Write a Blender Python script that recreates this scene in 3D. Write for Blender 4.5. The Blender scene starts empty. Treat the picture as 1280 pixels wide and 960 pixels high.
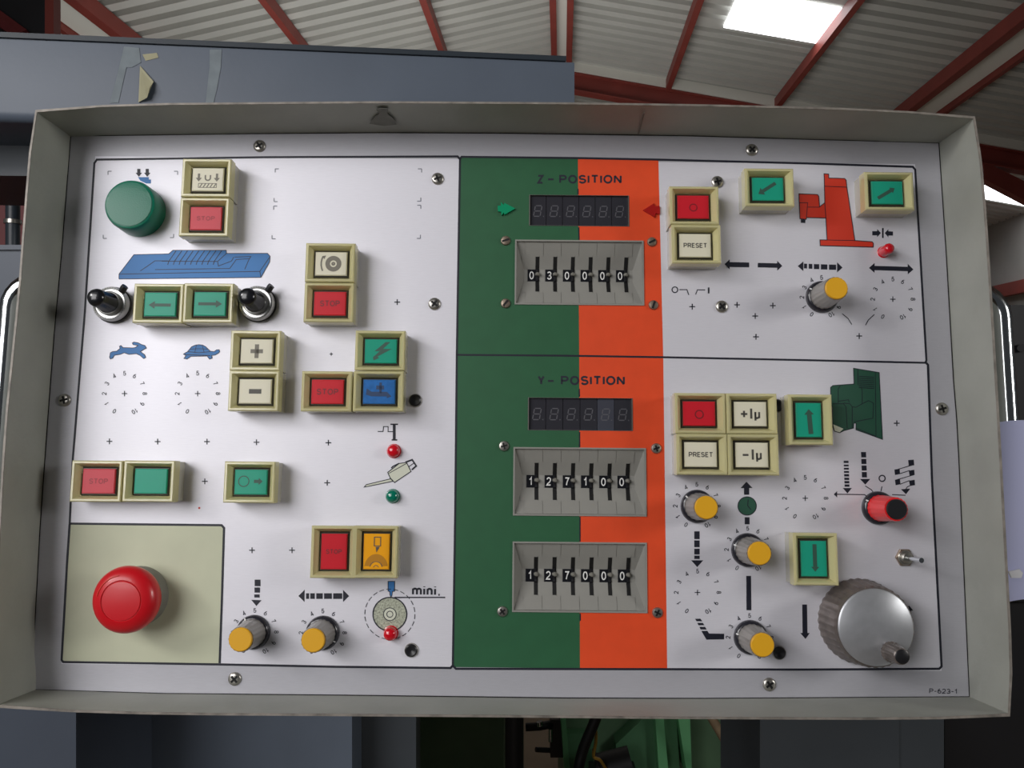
import bpy, math, random
from mathutils import Vector, Matrix
random.seed(7)
C = bpy.context.scene.collection
SC = bpy.context.scene

# ------------------------------------------------------------------ camera, world, lights, exposure
F = 1040.0                      # focal length in pixels of the 1280 x 960 frame
CAM = Vector((0, 0, 1.5))
cd = bpy.data.cameras.new('camera'); cam = bpy.data.objects.new('camera', cd); C.objects.link(cam)
cam.location = CAM; cam.rotation_euler = (math.pi/2, 0, 0)
cd.sensor_fit = 'HORIZONTAL'; cd.sensor_width = 36; cd.lens = 36*F/1280; cd.clip_start = .01; cd.clip_end = 200
SC.camera = cam

W = bpy.data.worlds.new('world'); SC.world = W; W.use_nodes = True
bg = W.node_tree.nodes['Background']; bg.inputs[0].default_value = (.88, .93, 1.0, 1); bg.inputs[1].default_value = .045

def area(name, loc, target, sx, sy, power, col):
    l = bpy.data.lights.new(name, 'AREA'); l.shape = 'RECTANGLE'; l.size = sx; l.size_y = sy; l.energy = power; l.color = col
    o = bpy.data.objects.new(name, l); C.objects.link(o); o.location = loc
    o.rotation_euler = (Vector(target)-Vector(loc)).to_track_quat('-Z', 'Y').to_euler()
    return o
area('fill_light_left', (-1.06, -.9, 2.02), (-.25, .53, 1.45), 1.0, 1.0, 18, (1, .98, .985))  # unseen lamp added behind the camera; brightens the panel towards the left
area('key_light_left', (-1.75, -.55, 2.4), (-.2, .53, 1.5), .35, .35, 9.5, (1, .98, .97))  # small unseen lamp added for firmer shadows falling to the right
area('side_light_right', (1.9, -.4, 1.95), (.1, .53, 1.5), .4, .5, 11, (1, .98, .95))  # unseen lamp added for leftward knob shadows and the hood's left wall
area('top_fill_rear', (-2.0, -3.0, 5.2), (0, .5, 1.2), 2.6, 2.6, 10, (.97, .98, 1))  # unseen soft lamp added high at the rear for light from above
area('hall_roof_fill', (-.8, 8.5, 2.6), (-.4, 8.0, 6), 5, 4, 90, (1, .99, .97))  # unseen lamp added inside the hall, shining up to brighten the roof

vs = SC.view_settings
vs.view_transform = 'Standard'; vs.look = 'None'; vs.gamma = 1; vs.use_curve_mapping = False; vs.exposure = 0.0

# ------------------------------------------------------------------ materials
def lin(c):
    return tuple(((x/255)/12.92 if x/255 <= .04045 else ((x/255+.055)/1.055)**2.4) for x in c)
MATS = {}
def mat(name, rgb, rough=.5, metal=0, spec=.5, trans=0, emit=0, coat=0, noise=0, nscale=30, bump=0, bscale=200, alpha=1, brushed=0, ior=1.49):
    if name in MATS: return MATS[name]
    m = bpy.data.materials.new(name); m.use_nodes = True; nt = m.node_tree; b = nt.nodes['Principled BSDF']
    c = lin(rgb); b.inputs['Base Color'].default_value = (*c, 1)
    b.inputs['Roughness'].default_value = rough; b.inputs['Metallic'].default_value = metal
    b.inputs['Specular IOR Level'].default_value = spec; b.inputs['Transmission Weight'].default_value = trans; b.inputs['IOR'].default_value = ior
    b.inputs['Coat Weight'].default_value = coat; b.inputs['Coat Roughness'].default_value = .06
    if emit: b.inputs['Emission Color'].default_value = (*c, 1); b.inputs['Emission Strength'].default_value = emit
    tc = nt.nodes.new('ShaderNodeTexCoord')
    if noise:
        n = nt.nodes.new('ShaderNodeTexNoise'); n.inputs['Scale'].default_value = nscale; n.inputs['Detail'].default_value = 6
        nt.links.new(tc.outputs['Object'], n.inputs['Vector'])
        if brushed:
            mp = nt.nodes.new('ShaderNodeMapping'); mp.inputs['Scale'].default_value = (1, brushed, 1)
            nt.links.new(tc.outputs['Object'], mp.inputs['Vector']); nt.links.new(mp.outputs[0], n.inputs['Vector'])
        r = nt.nodes.new('ShaderNodeValToRGB'); r.color_ramp.elements[0].position = .3; r.color_ramp.elements[1].position = .7
        r.color_ramp.elements[0].color = (*[x*(1-noise) for x in c], 1); r.color_ramp.elements[1].color = (*[min(1, x*(1+noise)) for x in c], 1)
        nt.links.new(n.outputs['Fac'], r.inputs[0]); nt.links.new(r.outputs[0], b.inputs['Base Color'])
    if bump:
        n2 = nt.nodes.new('ShaderNodeTexNoise'); n2.inputs['Scale'].default_value = bscale; nt.links.new(tc.outputs['Object'], n2.inputs['Vector'])
        bp = nt.nodes.new('ShaderNodeBump'); bp.inputs['Strength'].default_value = bump; bp.inputs['Distance'].default_value = .001
        nt.links.new(n2.outputs['Fac'], bp.inputs['Height']); nt.links.new(bp.outputs[0], b.inputs['Normal'])
    MATS[name] = m
    return m
mat('panel_white', (186, 186, 193), .43, metal=.3, noise=.03, nscale=160, brushed=10, spec=.8)
mat('field_white', (228, 227, 235), .49, metal=.25, noise=.02, nscale=160, brushed=10, spec=1.0)
mat('field_green', (38, 94, 60), .5, noise=.05, nscale=80)
mat('field_orange', (232, 78, 36), .45, noise=.04, nscale=80)
mat('field_cream', (200, 203, 176), .5, noise=.04, nscale=40)
mat('ink', (26, 28, 42), .5)
mat('ink_text', (34, 36, 50), .5)
mat('ink_faint', (120, 122, 135), .5)
mat('ink_blue', (50, 122, 190), .5)
mat('ink_red', (214, 58, 36), .5)
mat('ink_green', (40, 84, 66), .5)
mat('ink_cream', (215, 218, 200), .5)
mat('ink_speckle', (170, 174, 156), .6, noise=.45, nscale=900)
mat('legend_ink', (82, 80, 74), .5)
mat('hood_paint', (158, 160, 152), .5, noise=.10, nscale=22, bump=.15, bscale=300)
mat('worn_edge', (136, 130, 122), .5, metal=.2, noise=.35, nscale=120)
mat('bezel', (244, 237, 182), .14, trans=.4, spec=.6, coat=.3)
mat('bezel_base', (236, 234, 220), .2, trans=.5)
mat('lens_holder', (62, 60, 54), .35)
mat('lens_red', (206, 40, 52), .3, spec=.2, coat=.05)
mat('lens_pale_red', (205, 66, 78), .3, spec=.2, coat=.05)
mat('lens_green', (36, 160, 132), .3, spec=.2, coat=.05)
mat('lens_cream', (228, 224, 202), .3, spec=.2, coat=.05)
mat('lens_blue', (44, 108, 178), .3, spec=.2, coat=.05, noise=.15, nscale=300)
mat('lens_amber', (246, 170, 30), .3, spec=.2, coat=.05)
mat('amber_dark', (190, 130, 30), .3)
mat('lamp_green', (10, 118, 92), .28, coat=.1, spec=.3, trans=.15, bump=.12, bscale=1200)
mat('led_red', (225, 20, 40), .12, coat=.7, trans=.15)
mat('led_green', (8, 130, 105), .12, coat=.7, trans=.15)
mat('arrow_lens_green', (20, 150, 105), .2, coat=.4)
mat('arrow_lens_red', (175, 30, 28), .2, coat=.4)
mat('estop_red', (208, 22, 34), .32, coat=.15)
mat('collar_grey', (128, 126, 118), .4)
mat('knob_grey', (150, 146, 140), .34, metal=.35)
mat('knob_skirt', (40, 40, 48), .25, coat=.3)
mat('cap_yellow', (236, 176, 34), .42)
mat('black_plastic', (30, 30, 33), .35)
mat('black_gloss', (26, 27, 32), .22, coat=.3)
mat('dark_hole', (10, 10, 11), .6)
mat('knob_red', (235, 40, 42), .3)
mat('pointer_white', (225, 225, 225), .4)
mat('aluminium', (190, 190, 188), .28, metal=.9)
mat('steel', (175, 172, 165), .3, metal=.85)
mat('old_brass', (150, 135, 120), .4, metal=.7)
mat('chrome', (210, 214, 216), .14, metal=1)
mat('wheel_grey', (112, 104, 100), .33, metal=.3, noise=.2, nscale=160)
mat('wheel_disc', (178, 180, 184), .36, metal=.55, noise=.05, nscale=200)
mat('thumb_grey', (146, 145, 139), .5, noise=.05, nscale=60)
mat('thumb_white', (235, 235, 232), .5)
mat('display_glass', (52, 52, 58), .18)
mat('display_pale', (70, 72, 82), .18)
mat('segment_grey', (92, 92, 98), .4)
mat('machine_grey', (98, 108, 122), .42, noise=.06, nscale=9, bump=.1, bscale=150)
mat('machine_grey_dark', (74, 80, 86), .5, noise=.08, nscale=9)
mat('machine_lid', (52, 60, 68), .4)
mat('cabinet_grey', (84, 92, 105), .45, noise=.06, nscale=9)
mat('stain', (112, 112, 105), .7, noise=.2, nscale=90)
mat('tape_residue', (132, 142, 148), .7, noise=.12, nscale=60)
mat('masking_tape', (176, 172, 140), .6, noise=.1, nscale=30)
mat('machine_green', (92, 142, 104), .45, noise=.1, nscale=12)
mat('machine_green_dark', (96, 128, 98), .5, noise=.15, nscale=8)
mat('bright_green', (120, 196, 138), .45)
mat('black_rubber', (22, 22, 24), .5)
mat('beige_hose', (150, 128, 100), .6, noise=.15, nscale=40)
mat('yellow_wire', (190, 150, 60), .5)
mat('lavender', (196, 200, 238), .55)
mat('white_scrap', (235, 235, 240), .5)
mat('red_steel', (138, 62, 54), .5, noise=.12, nscale=3)
mat('dark_red', (110, 42, 44), .5, noise=.15, nscale=10)
mat('roof_sheet', (196, 196, 190), .5, noise=.05, nscale=2)
mat('flashing', (232, 231, 222), .5)
mat('wall_sheet', (170, 170, 166), .6, noise=.06, nscale=2)
mat('concrete', (140, 122, 100), .7, noise=.15, nscale=4, bump=.2, bscale=30)
mat('skylight', (250, 252, 255), .5, emit=4.0)
mat('dark_machine', (30, 30, 34), .5, noise=.2, nscale=6)

# ------------------------------------------------------------------ mesh helpers
class MB:
    def __init__(s): s.v = []; s.f = []
    def add(s, vs, fs):
        o = len(s.v); s.v += [tuple(x) for x in vs]; s.f += [tuple(i+o for i in f) for f in fs]; return s
    def box(s, a, b):
        x0, y0, z0 = a; x1, y1, z1 = b
        return s.add([(x0,y0,z0),(x1,y0,z0),(x1,y1,z0),(x0,y1,z0),(x0,y0,z1),(x1,y0,z1),(x1,y1,z1),(x0,y1,z1)],
                     [(0,3,2,1),(4,5,6,7),(0,1,5,4),(1,2,6,5),(2,3,7,6),(3,0,4,7)])
    def hexa(s, p):          # 8 points ordered like box
        return s.add(p, [(0,3,2,1),(4,5,6,7),(0,1,5,4),(1,2,6,5),(2,3,7,6),(3,0,4,7)])
    def lathe(s, prof, c=(0, 0), n=32, ribs=0, amp=0, rib_range=None):
        vs = []; fs = []
        for k, (r, z) in enumerate(prof):
            for i in range(n):
                a = 2*math.pi*i/n; rr = r
                if ribs and (rib_range is None or rib_range[0] <= k <= rib_range[1]): rr = r*(1 + amp*math.cos(ribs*a))
                vs.append((c[0]+rr*math.cos(a), c[1]+rr*math.sin(a), z))
        for k in range(len(prof)-1):
            for i in range(n):
                j = (i+1) % n; fs.append((k*n+i, k*n+j, (k+1)*n+j, (k+1)*n+i))
        fs.append(tuple(range(n-1, -1, -1))); b = (len(prof)-1)*n; fs.append(tuple(range(b, b+n)))
        return s.add(vs, fs)
    def rings(s, rs, c=(0, 0), cap0=True, cap1=True):    # rectangular rings (hx, hy, z)
        vs = []; fs = []
        for hx, hy, z in rs: vs += [(c[0]-hx,c[1]-hy,z),(c[0]+hx,c[1]-hy,z),(c[0]+hx,c[1]+hy,z),(c[0]-hx,c[1]+hy,z)]
        for k in range(len(rs)-1):
            for i in range(4):
                j = (i+1) % 4; fs.append((k*4+i, k*4+j, k*4+4+j, k*4+4+i))
        if cap0: fs.append((3,2,1,0))
        if cap1: b = 4*(len(rs)-1); fs.append((b,b+1,b+2,b+3))
        return s.add(vs, fs)
    def ringloop(s, rs):                                  # closed section (torus-like)
        s.rings(rs, cap0=False, cap1=False); o = len(s.v)-4*len(rs); b = 4*(len(rs)-1)
        for i in range(4):
            j = (i+1) % 4; s.f.append((o+b+i, o+b+j, o+j, o+i))
        return s
    def prism(s, poly, z0, z1):
        n = len(poly); vs = [(p[0], p[1], z0) for p in poly]+[(p[0], p[1], z1) for p in poly]
        return s.add(vs, [tuple(range(n-1,-1,-1)), tuple(range(n, 2*n))]+[(i,(i+1)%n,n+(i+1)%n,n+i) for i in range(n)])
    def tube(s, pts, r, n=10, r2=None):
        pts = [Vector(p) for p in pts]; vs = []; fs = []; prev = None
        for k, p in enumerate(pts):
            t = (pts[min(k+1, len(pts)-1)]-pts[max(k-1, 0)]).normalized()
            if prev is None: a = t.orthogonal().normalized()
            else: a = (prev-t*prev.dot(t)).normalized()
            prev = a; b = t.cross(a); rr = r if r2 is None else r+(r2-r)*k/(len(pts)-1)
            for i in range(n):
                g = 2*math.pi*i/n; vs.append(p+a*math.cos(g)*rr+b*math.sin(g)*rr)
        for k in range(len(pts)-1):
            for i in range(n):
                j = (i+1) % n; fs.append((k*n+i, k*n+j, (k+1)*n+j, (k+1)*n+i))
        fs.append(tuple(range(n-1,-1,-1))); o = (len(pts)-1)*n; fs.append(tuple(range(o, o+n)))
        return s.add(vs, fs)
    def mesh(s, name, m, smooth=0):
        me = bpy.data.meshes.new(name); me.from_pydata(s.v, [], s.f); me.update()
        me.materials.append(MATS[m] if isinstance(m, str) else m)
        if smooth:
            me.polygons.foreach_set('use_smooth', [True]*len(me.polygons)); me.set_sharp_from_angle(angle=math.radians(smooth))
        return me
    def build(s, name, m, parent=None, smooth=0, loc=None, label=None): return put(name, s.mesh(name, m, smooth), parent, loc, label)
def put(name, me, parent=None, loc=None, label=None):
    o = bpy.data.objects.new(name, me); C.objects.link(o)
    if parent: o.parent = parent
    if loc: o.location = loc
    if label: o['label'] = label
    return o
def empty(name, loc=(0, 0, 0), parent=None):
    o = bpy.data.objects.new(name, None); C.objects.link(o); o.location = loc; o.empty_display_size = .05
    if parent: o.parent = parent
    return o
def tag(o, label, cat, group=None):
    o['label'] = label; o['category'] = cat
    if group: o['group'] = group
    return o
def smoothpath(pts, k=6):
    P = [Vector(p) for p in pts]; P = [P[0]*2-P[1]]+P+[P[-1]*2-P[-2]]; out = []
    for i in range(1, len(P)-2):
        for j in range(k):
            t = j/k; a, b, c, d = P[i-1:i+3]
            out.append(.5*((2*b)+(c-a)*t+(2*a-5*b+4*c-d)*t*t+(3*b-a-3*c+d)*t**3))
    return out+[P[-2]]

# ------------------------------------------------------------------ the panel's own frame: metres, origin at the foot of the camera's perpendicular
D = .53; RHO = .0085
_n = Vector((0, 124, 1040)).normalized()                     # camera axes: x right, y down, z forward
_e1 = Vector((1, 0, 0)); _e2 = Vector((0, _n.z, -_n.y))
_u = _e1*math.cos(RHO)+_e2*math.sin(RHO); _v = _e1*math.sin(RHO)-_e2*math.cos(RHO); _w = -_n
def c2w(p): return Vector((p.x, p.z, -p.y))
def L(x, y, e=0.0):
    r = Vector(((x-640)/F, (y-480)/F, 1)); P = r*((D-e)/_n.dot(r))-_n*D
    return (P.dot(_u), P.dot(_v), e)
def at(x, y, Y): return CAM+Vector(((x-640)/F*Y, Y, -(y-480)/F*Y))
U, V, WW = c2w(_u), c2w(_v), c2w(_w)
panel = empty('control_panel')
panel.matrix_world = Matrix(((U.x, V.x, WW.x, (CAM+c2w(_n*D)).x), (U.y, V.y, WW.y, (CAM+c2w(_n*D)).y), (U.z, V.z, WW.z, (CAM+c2w(_n*D)).z), (0, 0, 0, 1)))
tag(panel, 'grey steel machine control panel with buttons, knobs, thumbwheels and green and orange fields', 'control panel')

# ================================================================== the hall (setting)
YAW = math.atan(62/F)
def H(x, y, z):          # hall axes (y along the ridge) -> world; z above the camera
    return (x*math.cos(YAW)+y*math.sin(YAW), -x*math.sin(YAW)+y*math.cos(YAW), CAM.z+z)
RH = 4.5; SL = .2; HW = 7.9; Y0, Y1 = -6.0, 29.5
ceil = empty('ceiling'); ceil['kind'] = 'structure'
def roofz(x): return RH-SL*abs(x)
def sheet(x0, x1, y0, y1, hole=None):
    mb = MB(); pitch = .235; prof = [(0, 0), (.125, 0), (.14, .06), (.22, .06)]
    ys = []; y = y0
    while y < y1:
        for a, b in prof: ys.append((y+a, b))
        y += pitch
    ys = [q for q in ys if q[0] < y1]+[(y1, 0)]
    vs = []
    for yy, dz in ys: vs += [H(x0, yy, roofz(x0)+dz), H(x1, yy, roofz(x1)+dz)]
    mb.add(vs, [(2*i, 2*i+1, 2*i+3, 2*i+2) for i in range(len(ys)-1)])
    return mb
SP = .327*RH
xs = [0, SP, 2*SP, 3*SP, 3*SP+.42, HW]
bays = [-6.0, 0.0, 5.85, 11.7, 17.6, 23.5, 29.5]
for sgn in (-1, 1):
    for i in range(len(xs)-1):
        for a, b in zip(bays[:-1], bays[1:]):
            if sgn == 1 and i == 1 and abs(a-5.85) < .1: continue
            if sgn == 1 and i == 4 and a > 11: continue
            sheet(sgn*xs[i], sgn*xs[i+1], a, b).build('corrugated_sheet', 'roof_sheet', ceil)
# the bay with the roof light: sheets around the opening, pane in it
X2, X3 = xs[1], xs[2]
def roof_hit(px, py, side=1):     # pixel -> hall point on the roof slope
    r = Vector(((px-640)/F, 1, -(py-480)/F)); rx = r.x*math.cos(YAW)-r.y*math.sin(YAW); ry = r.x*math.sin(YAW)+r.y*math.cos(YAW)
    t = RH/(r.z+SL*side*rx); return rx*t, ry*t
hx0, hy1 = roof_hit(907, 32); hx1, _ = roof_hit(1022, 47); _, hy0 = roof_hit(930, -10)
hx0, hx1 = min(hx0, hx1), max(hx0, hx1)
for a, b, c, d in ((X2, X3, 5.85, hy0), (X2, X3, hy1, 11.7), (X2, hx0, hy0, hy1), (hx1, X3, hy0, hy1)):
    if b-a > .02 and d-c > .02: sheet(a, b, c, d).build('corrugated_sheet', 'roof_sheet', ceil)
def slab(x0, x1, y0, y1, t=.03, dz=0):
    return MB().hexa([H(x0,y0,roofz(x0)+dz),H(x1,y0,roofz(x1)+dz),H(x1,y1,roofz(x1)+dz),H(x0,y1,roofz(x0)+dz),
                      H(x0,y0,roofz(x0)+dz+t),H(x1,y0,roofz(x1)+dz+t),H(x1,y1,roofz(x1)+dz+t),H(x0,y1,roofz(x0)+dz+t)])
slab(hx0-.02, hx1+.02, hy0-.02, hy1+.02, .015, -.018).build('roof_light', 'skylight', ceil, label='bright translucent roof light')
for a, b in zip(bays[3:-1], bays[4:]):                 # outer strip on the right has translucent sheets between the frames
    sheet(xs[4], xs[5], a, a+1.5).build('corrugated_sheet', 'roof_sheet', ceil)
    slab(xs[4], xs[5], a+1.5, a+2.7, .02, .02).build('roof_light', 'skylight', ceil)
    sheet(xs[4], xs[5], a+2.7, b).build('corrugated_sheet', 'roof_sheet', ceil)
def purlin(x, w=.075, dep=.14):
    z = roofz(x); mb = MB()
    mb.hexa([H(x-w/2,Y0,z-dep),H(x+w/2,Y0,z-dep),H(x+w/2,Y1,z-dep),H(x-w/2,Y1,z-dep),H(x-w/2,Y0,z-.01),H(x+w/2,Y0,z-.01),H(x+w/2,Y1,z-.01),H(x-w/2,Y1,z-.01)])
    mb.build('purlin', 'red_steel', ceil)
for s in (-1, 1):
    purlin(s*.10)
    for k in (1, 2): purlin(s*SP*k)
    purlin(s*SP*3, .11, .17); purlin(s*(SP*3+.42), .06, .12); purlin(s*(SP*4.4))
    x = s*(SP*3+.21); slab(x-.17, x+.17, Y0, Y1, .02, -.06).build('gutter_strip', 'flashing', ceil)
slab(-.07, .07, Y0, Y1, .01, -.035).build('ridge_strip', 'flashing', ceil)
for yb in bays[1:]:
    for s in (-1, 1):
        mb = MB()
        for (za, zb, wy) in ((-.12, -.14, .09), (-.14, -.36, .015), (-.36, -.38, .09)):   # I-section
            xa, xb = 0, s*HW
            mb.hexa([H(xa,yb-wy,RH+zb),H(xb,yb-wy,roofz(HW)+zb),H(xb,yb+wy,roofz(HW)+zb),H(xa,yb+wy,RH+zb),
                     H(xa,yb-wy,RH+za),H(xb,yb-wy,roofz(HW)+za),H(xb,yb+wy,roofz(HW)+za),H(xa,yb+wy,RH+za)])
        mb.build('rafter', 'red_steel', ceil)
        MB().hexa([H(0,yb-.13,RH-.12),H(s*HW,yb-.13,roofz(HW)-.12),H(s*HW,yb-.10,roofz(HW)-.12),H(0,yb-.10,RH-.12),
                   H(0,yb-.13,RH+.02),H(s*HW,yb-.13,roofz(HW)+.02),H(s*HW,yb-.10,roofz(HW)+.02),H(0,yb-.10,RH+.02)]).build('flashing_strip', 'flashing', ceil)
        kn = MB(); z = roofz(HW)
        kn.hexa([H(s*(HW-.1),yb-.08,z-1.3),H(s*(HW-.1),yb+.08,z-1.3),H(s*(HW-.1),yb+.08,z-1.0),H(s*(HW-.1),yb-.08,z-1.0),
                 H(s*(HW-2.2),yb-.08,z-.14),H(s*(HW-2.2),yb+.08,z-.14),H(s*(HW-2.2),yb+.08,z+.1),H(s*(HW-2.2),yb-.08,z+.1)])
        kn.build('knee_brace', 'red_steel', ceil)
fl = MB(); fl.hexa([H(-9,-7,-1.6),H(9,-7,-1.6),H(9,31,-1.6),H(-9,31,-1.6),H(-9,-7,-1.5),H(9,-7,-1.5),H(9,31,-1.5),H(-9,31,-1.5)])
fl.build('floor', 'concrete')['kind'] = 'structure'
def wallbox(name, x0, x1, y0, y1, z0, z1):
    o = MB().hexa([H(x0,y0,z0),H(x1,y0,z0),H(x1,y1,z0),H(x0,y1,z0),H(x0,y0,z1),H(x1,y0,z1),H(x1,y1,z1),H(x0,y1,z1)]).build(name, 'wall_sheet')
    o['kind'] = 'structure'; return o
wr = wallbox('wall_right', HW, HW+.12, 4, 29.5, -1.5, roofz(HW)+.02)
wl = wallbox('wall_left', -HW-.12, -HW, 4, 29.5, -1.5, roofz(HW)+.02)
wb = MB(); wb.add([H(-HW,29.5,-1.5),H(HW,29.5,-1.5),H(HW,29.5,roofz(HW)),H(0,29.5,RH),H(-HW,29.5,roofz(HW)),H(-HW,29.7,-1.5),H(HW,29.7,-1.5),H(HW,29.7,roofz(HW)),H(0,29.7,RH),H(-HW,29.7,roofz(HW))],
      [(0,1,2,3,4),(9,8,7,6,5),(0,5,6,1),(1,6,7,2),(2,7,8,3),(3,8,9,4),(4,9,5,0)])
wb.build('wall_back', 'wall_sheet')['kind'] = 'structure'
for s, w in ((-1, wl), (1, wr)):
    for yb in bays[2:]:
        x = s*(HW-.1); MB().hexa([H(x-.09,yb-.09,-1.5),H(x+.09,yb-.09,-1.5),H(x+.09,yb+.09,-1.5),H(x-.09,yb+.09,-1.5),H(x-.09,yb-.09,roofz(HW)),H(x+.09,yb-.09,roofz(HW)),H(x+.09,yb+.09,roofz(HW)),H(x-.09,yb+.09,roofz(HW))]).build('column', 'red_steel', w)
    for z in (1.55, .2):
        x = s*(HW-.06); MB().hexa([H(x-.06,4,z),H(x+.06,4,z),H(x+.06,29.4,z),H(x-.06,29.4,z),H(x-.06,4,z+.22),H(x+.06,4,z+.22),H(x+.06,29.4,z+.22),H(x-.06,29.4,z+.22)]).build('wall_rail', 'red_steel', w)

# ================================================================== machines behind the panel
def pix_box(mb, x0, y0, x1, y1, Y, depth, Yr=None, floor=False):
    """a box whose front face fills this pixel rectangle at depth Y (Yr: depth of its right end)"""
    Yr = Yr or Y
    a, b = at(x0, y0, Y), at(x1, y0, Yr); z1 = a.z; z0 = 0.0 if floor else at(x0, y1, Y).z
    dr = Vector((-(b.y-a.y), b.x-a.x, 0)).normalized()*depth
    p = [Vector((a.x,a.y,z0)),Vector((b.x,b.y,z0)),Vector((b.x,b.y,z0))+dr,Vector((a.x,a.y,z0))+dr]
    mb.hexa(p+[Vector((q.x,q.y,z1)) for q in p]); return mb

beam = empty('machine_beam', at(300, 150, 1.1)); tag(beam, 'blue-grey painted machine beam with tape marks above the control panel', 'machine')
def under(o, name, mb, m, smooth=0, label=None):
    me = mb.mesh(name, m, smooth); me.transform(Matrix.Translation(-o.location)); return put(name, me, o, label=label)
# beam: right end is farther away; a rounded lower edge
A = at(-160, 40, 1.04); B = at(718, 74, 1.135); zt = at(0, 49, 1.058).z; zb_ = at(0, 151, 1.058).z
ax = Vector((B.x-A.x, B.y-A.y, 0)).normalized(); nx = Vector((-ax.y, ax.x, 0)); ln = (Vector((B.x, B.y, 0))-Vector((A.x, A.y, 0))).length
sec = [(0, zt), (0, zb_+.012)]+[(.012-.012*math.cos(t*math.pi/8), zb_+.012-.012*math.sin(t*math.pi/8)) for t in range(1, 5)]+[(.30, zb_), (.30, zt)]
mb = MB(); n = len(sec); vs = []
for k in (0, 1):
    for a, z in sec:
        p = Vector((A.x, A.y, 0))+ax*ln*k+nx*a; vs.append((p.x, p.y, z))
mb.add(vs, [tuple(range(n)), tuple(range(2*n-1, n-1, -1))]+[(i, n+i, n+(i+1) % n, (i+1) % n) for i in range(n)])
under(beam, 'body', mb, 'machine_grey', 40)
def onbeam(px, py, off=.001):        # pixel -> point on the beam's front face
    r = Vector(((px-640)/F, 1, -(py-480)/F)); q = Vector((A.x, A.y, 0))-nx*off
    t = nx.dot(Vector((q.x, q.y, 0)))/nx.dot(Vector((r.x, r.y, 0))); return CAM+r*t
lid = MB(); p0 = Vector((A.x, A.y, 0))-nx*.004; p1 = p0+ax*(ln-.012)
lid.hexa([(p0.x,p0.y,zt+.0005),(p1.x,p1.y,zt+.0005),*[tuple((p+nx*.30)[:2])+(zt+.0005,) for p in (p1, p0)],(p0.x,p0.y,zt+.007),(p1.x,p1.y,zt+.007),*[tuple((p+nx*.30)[:2])+(zt+.007,) for p in (p1, p0)]])
under(beam, 'lid', lid, 'machine_lid')
def patch(name, pts, m, t=.0008, lab=None):
    mb = MB(); f = [onbeam(x, y, .0004+t) for x, y in pts]; b = [onbeam(x, y, .0002) for x, y in pts]; n = len(pts)
    mb.add(f+b, [tuple(range(n)), tuple(range(2*n-1, n-1, -1))]+[(i, (i+1) % n, n+(i+1) % n, n+i) for i in range(n)])
    under(beam, name, mb, m, label=lab)
patch('tape_mark', [(155,58),(174,60),(176,78),(165,84),(158,84),(148,128),(137,129),(145,100)], 'tape_residue', .0003)
patch('tape_mark', [(262,62),(277,62),(276,84),(271,112),(267,128),(257,129),(260,100),(262,84)], 'tape_residue', .0003)
patch('tape_mark', [(178,68),(196,66),(198,72),(182,76)], 'masking_tape', .0003)
tp = MB(); q = [(175,82,.001),(192,102,.004),(187,110,.011),(184,122,.008),(173,128,.001)]
f = [onbeam(x, y, o+.0008) for x, y, o in q]; b = [onbeam(x, y, o) for x, y, o in q]
tp.add(f+b, [(0,1,2,3,4),(9,8,7,6,5)]+[(i,(i+1)%5,5+(i+1)%5,5+i) for i in range(5)])
under(beam, 'masking_tape', tp, 'masking_tape', label='torn piece of beige masking tape')
sup = MB(); pix_box(sup, -120, 152, 60, 218, 1.16, .20, 1.17); under(beam, 'lower_box', sup, 'machine_grey_dark')
pst = MB(); pix_box(pst, 330, 140, 520, 900, 1.28, .1, 1.29, floor=True); under(beam, 'post', pst, 'machine_grey_dark')

cab = empty('machine_cabinet', (at(-20, 300, .95).x, .95, 0)); tag(cab, 'blue-grey machine cabinet behind the left handle', 'cabinet')
under(cab, 'body', pix_box(MB(), -170, 312, 95, 960, .95, .2, floor=True), 'cabinet_grey')
lidc = pix_box(MB(), -173, 306, 97, 312, .946, .21); under(cab, 'lid', lidc, 'cabinet_grey')

cab2 = empty('machine_cabinet', (at(285, 900, 1.28).x, 1.2, 0)); tag(cab2, 'dark grey machine cabinet below the left half of the panel', 'cabinet')
under(cab2, 'body', pix_box(MB(), 155, 600, 440, 960, 1.2, .075, floor=True), 'machine_grey')
under(cab2, 'side_strip', pix_box(MB(), 128, 600, 155, 960, 1.21, .06, floor=True), 'machine_lid')

rm = empty('red_machine', (at(0, 260, 1.6).x, 1.6, 0)); tag(rm, 'dark red machine body seen left of the panel above the cabinet', 'machine')
under(rm, 'body', pix_box(MB(), -150, 190, 45, 960, 1.6, .2, floor=True), 'dark_red')
pp_ = MB().tube([at(16, 190, 1.5), at(16, 420, 1.5)], .012, 14); under(rm, 'pipe', pp_, 'machine_lid', 40)
pc_ = MB().tube([at(16, 275, 1.5), at(16, 280, 1.5)], .015, 14); under(rm, 'pipe_clamp', pc_, 'steel', 40)
pb_ = MB(); pix_box(pb_, -20, 186, 45, 192, 1.48, .13); pix_box(pb_, -20, 418, 45, 424, 1.48, .13); under(rm, 'pipe_bracket', pb_, 'dark_red')

dk = empty('dark_frame', (at(10, 20, 3.2).x, 3.2, 0)); tag(dk, 'dark machine tower with a red post at the upper left', 'machine')
under(dk, 'body', pix_box(MB(), -260, -60, 56, 960, 3.2, .05, floor=True), 'dark_machine')
under(dk, 'post', pix_box(MB(), 56, -60, 67, 960, 3.2, .05, floor=True), 'red_steel')
under(dk, 'brace', MB().tube([at(-40, -5, 3.17), at(30, 46, 3.17)], .03, 6), 'dark_red')

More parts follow.
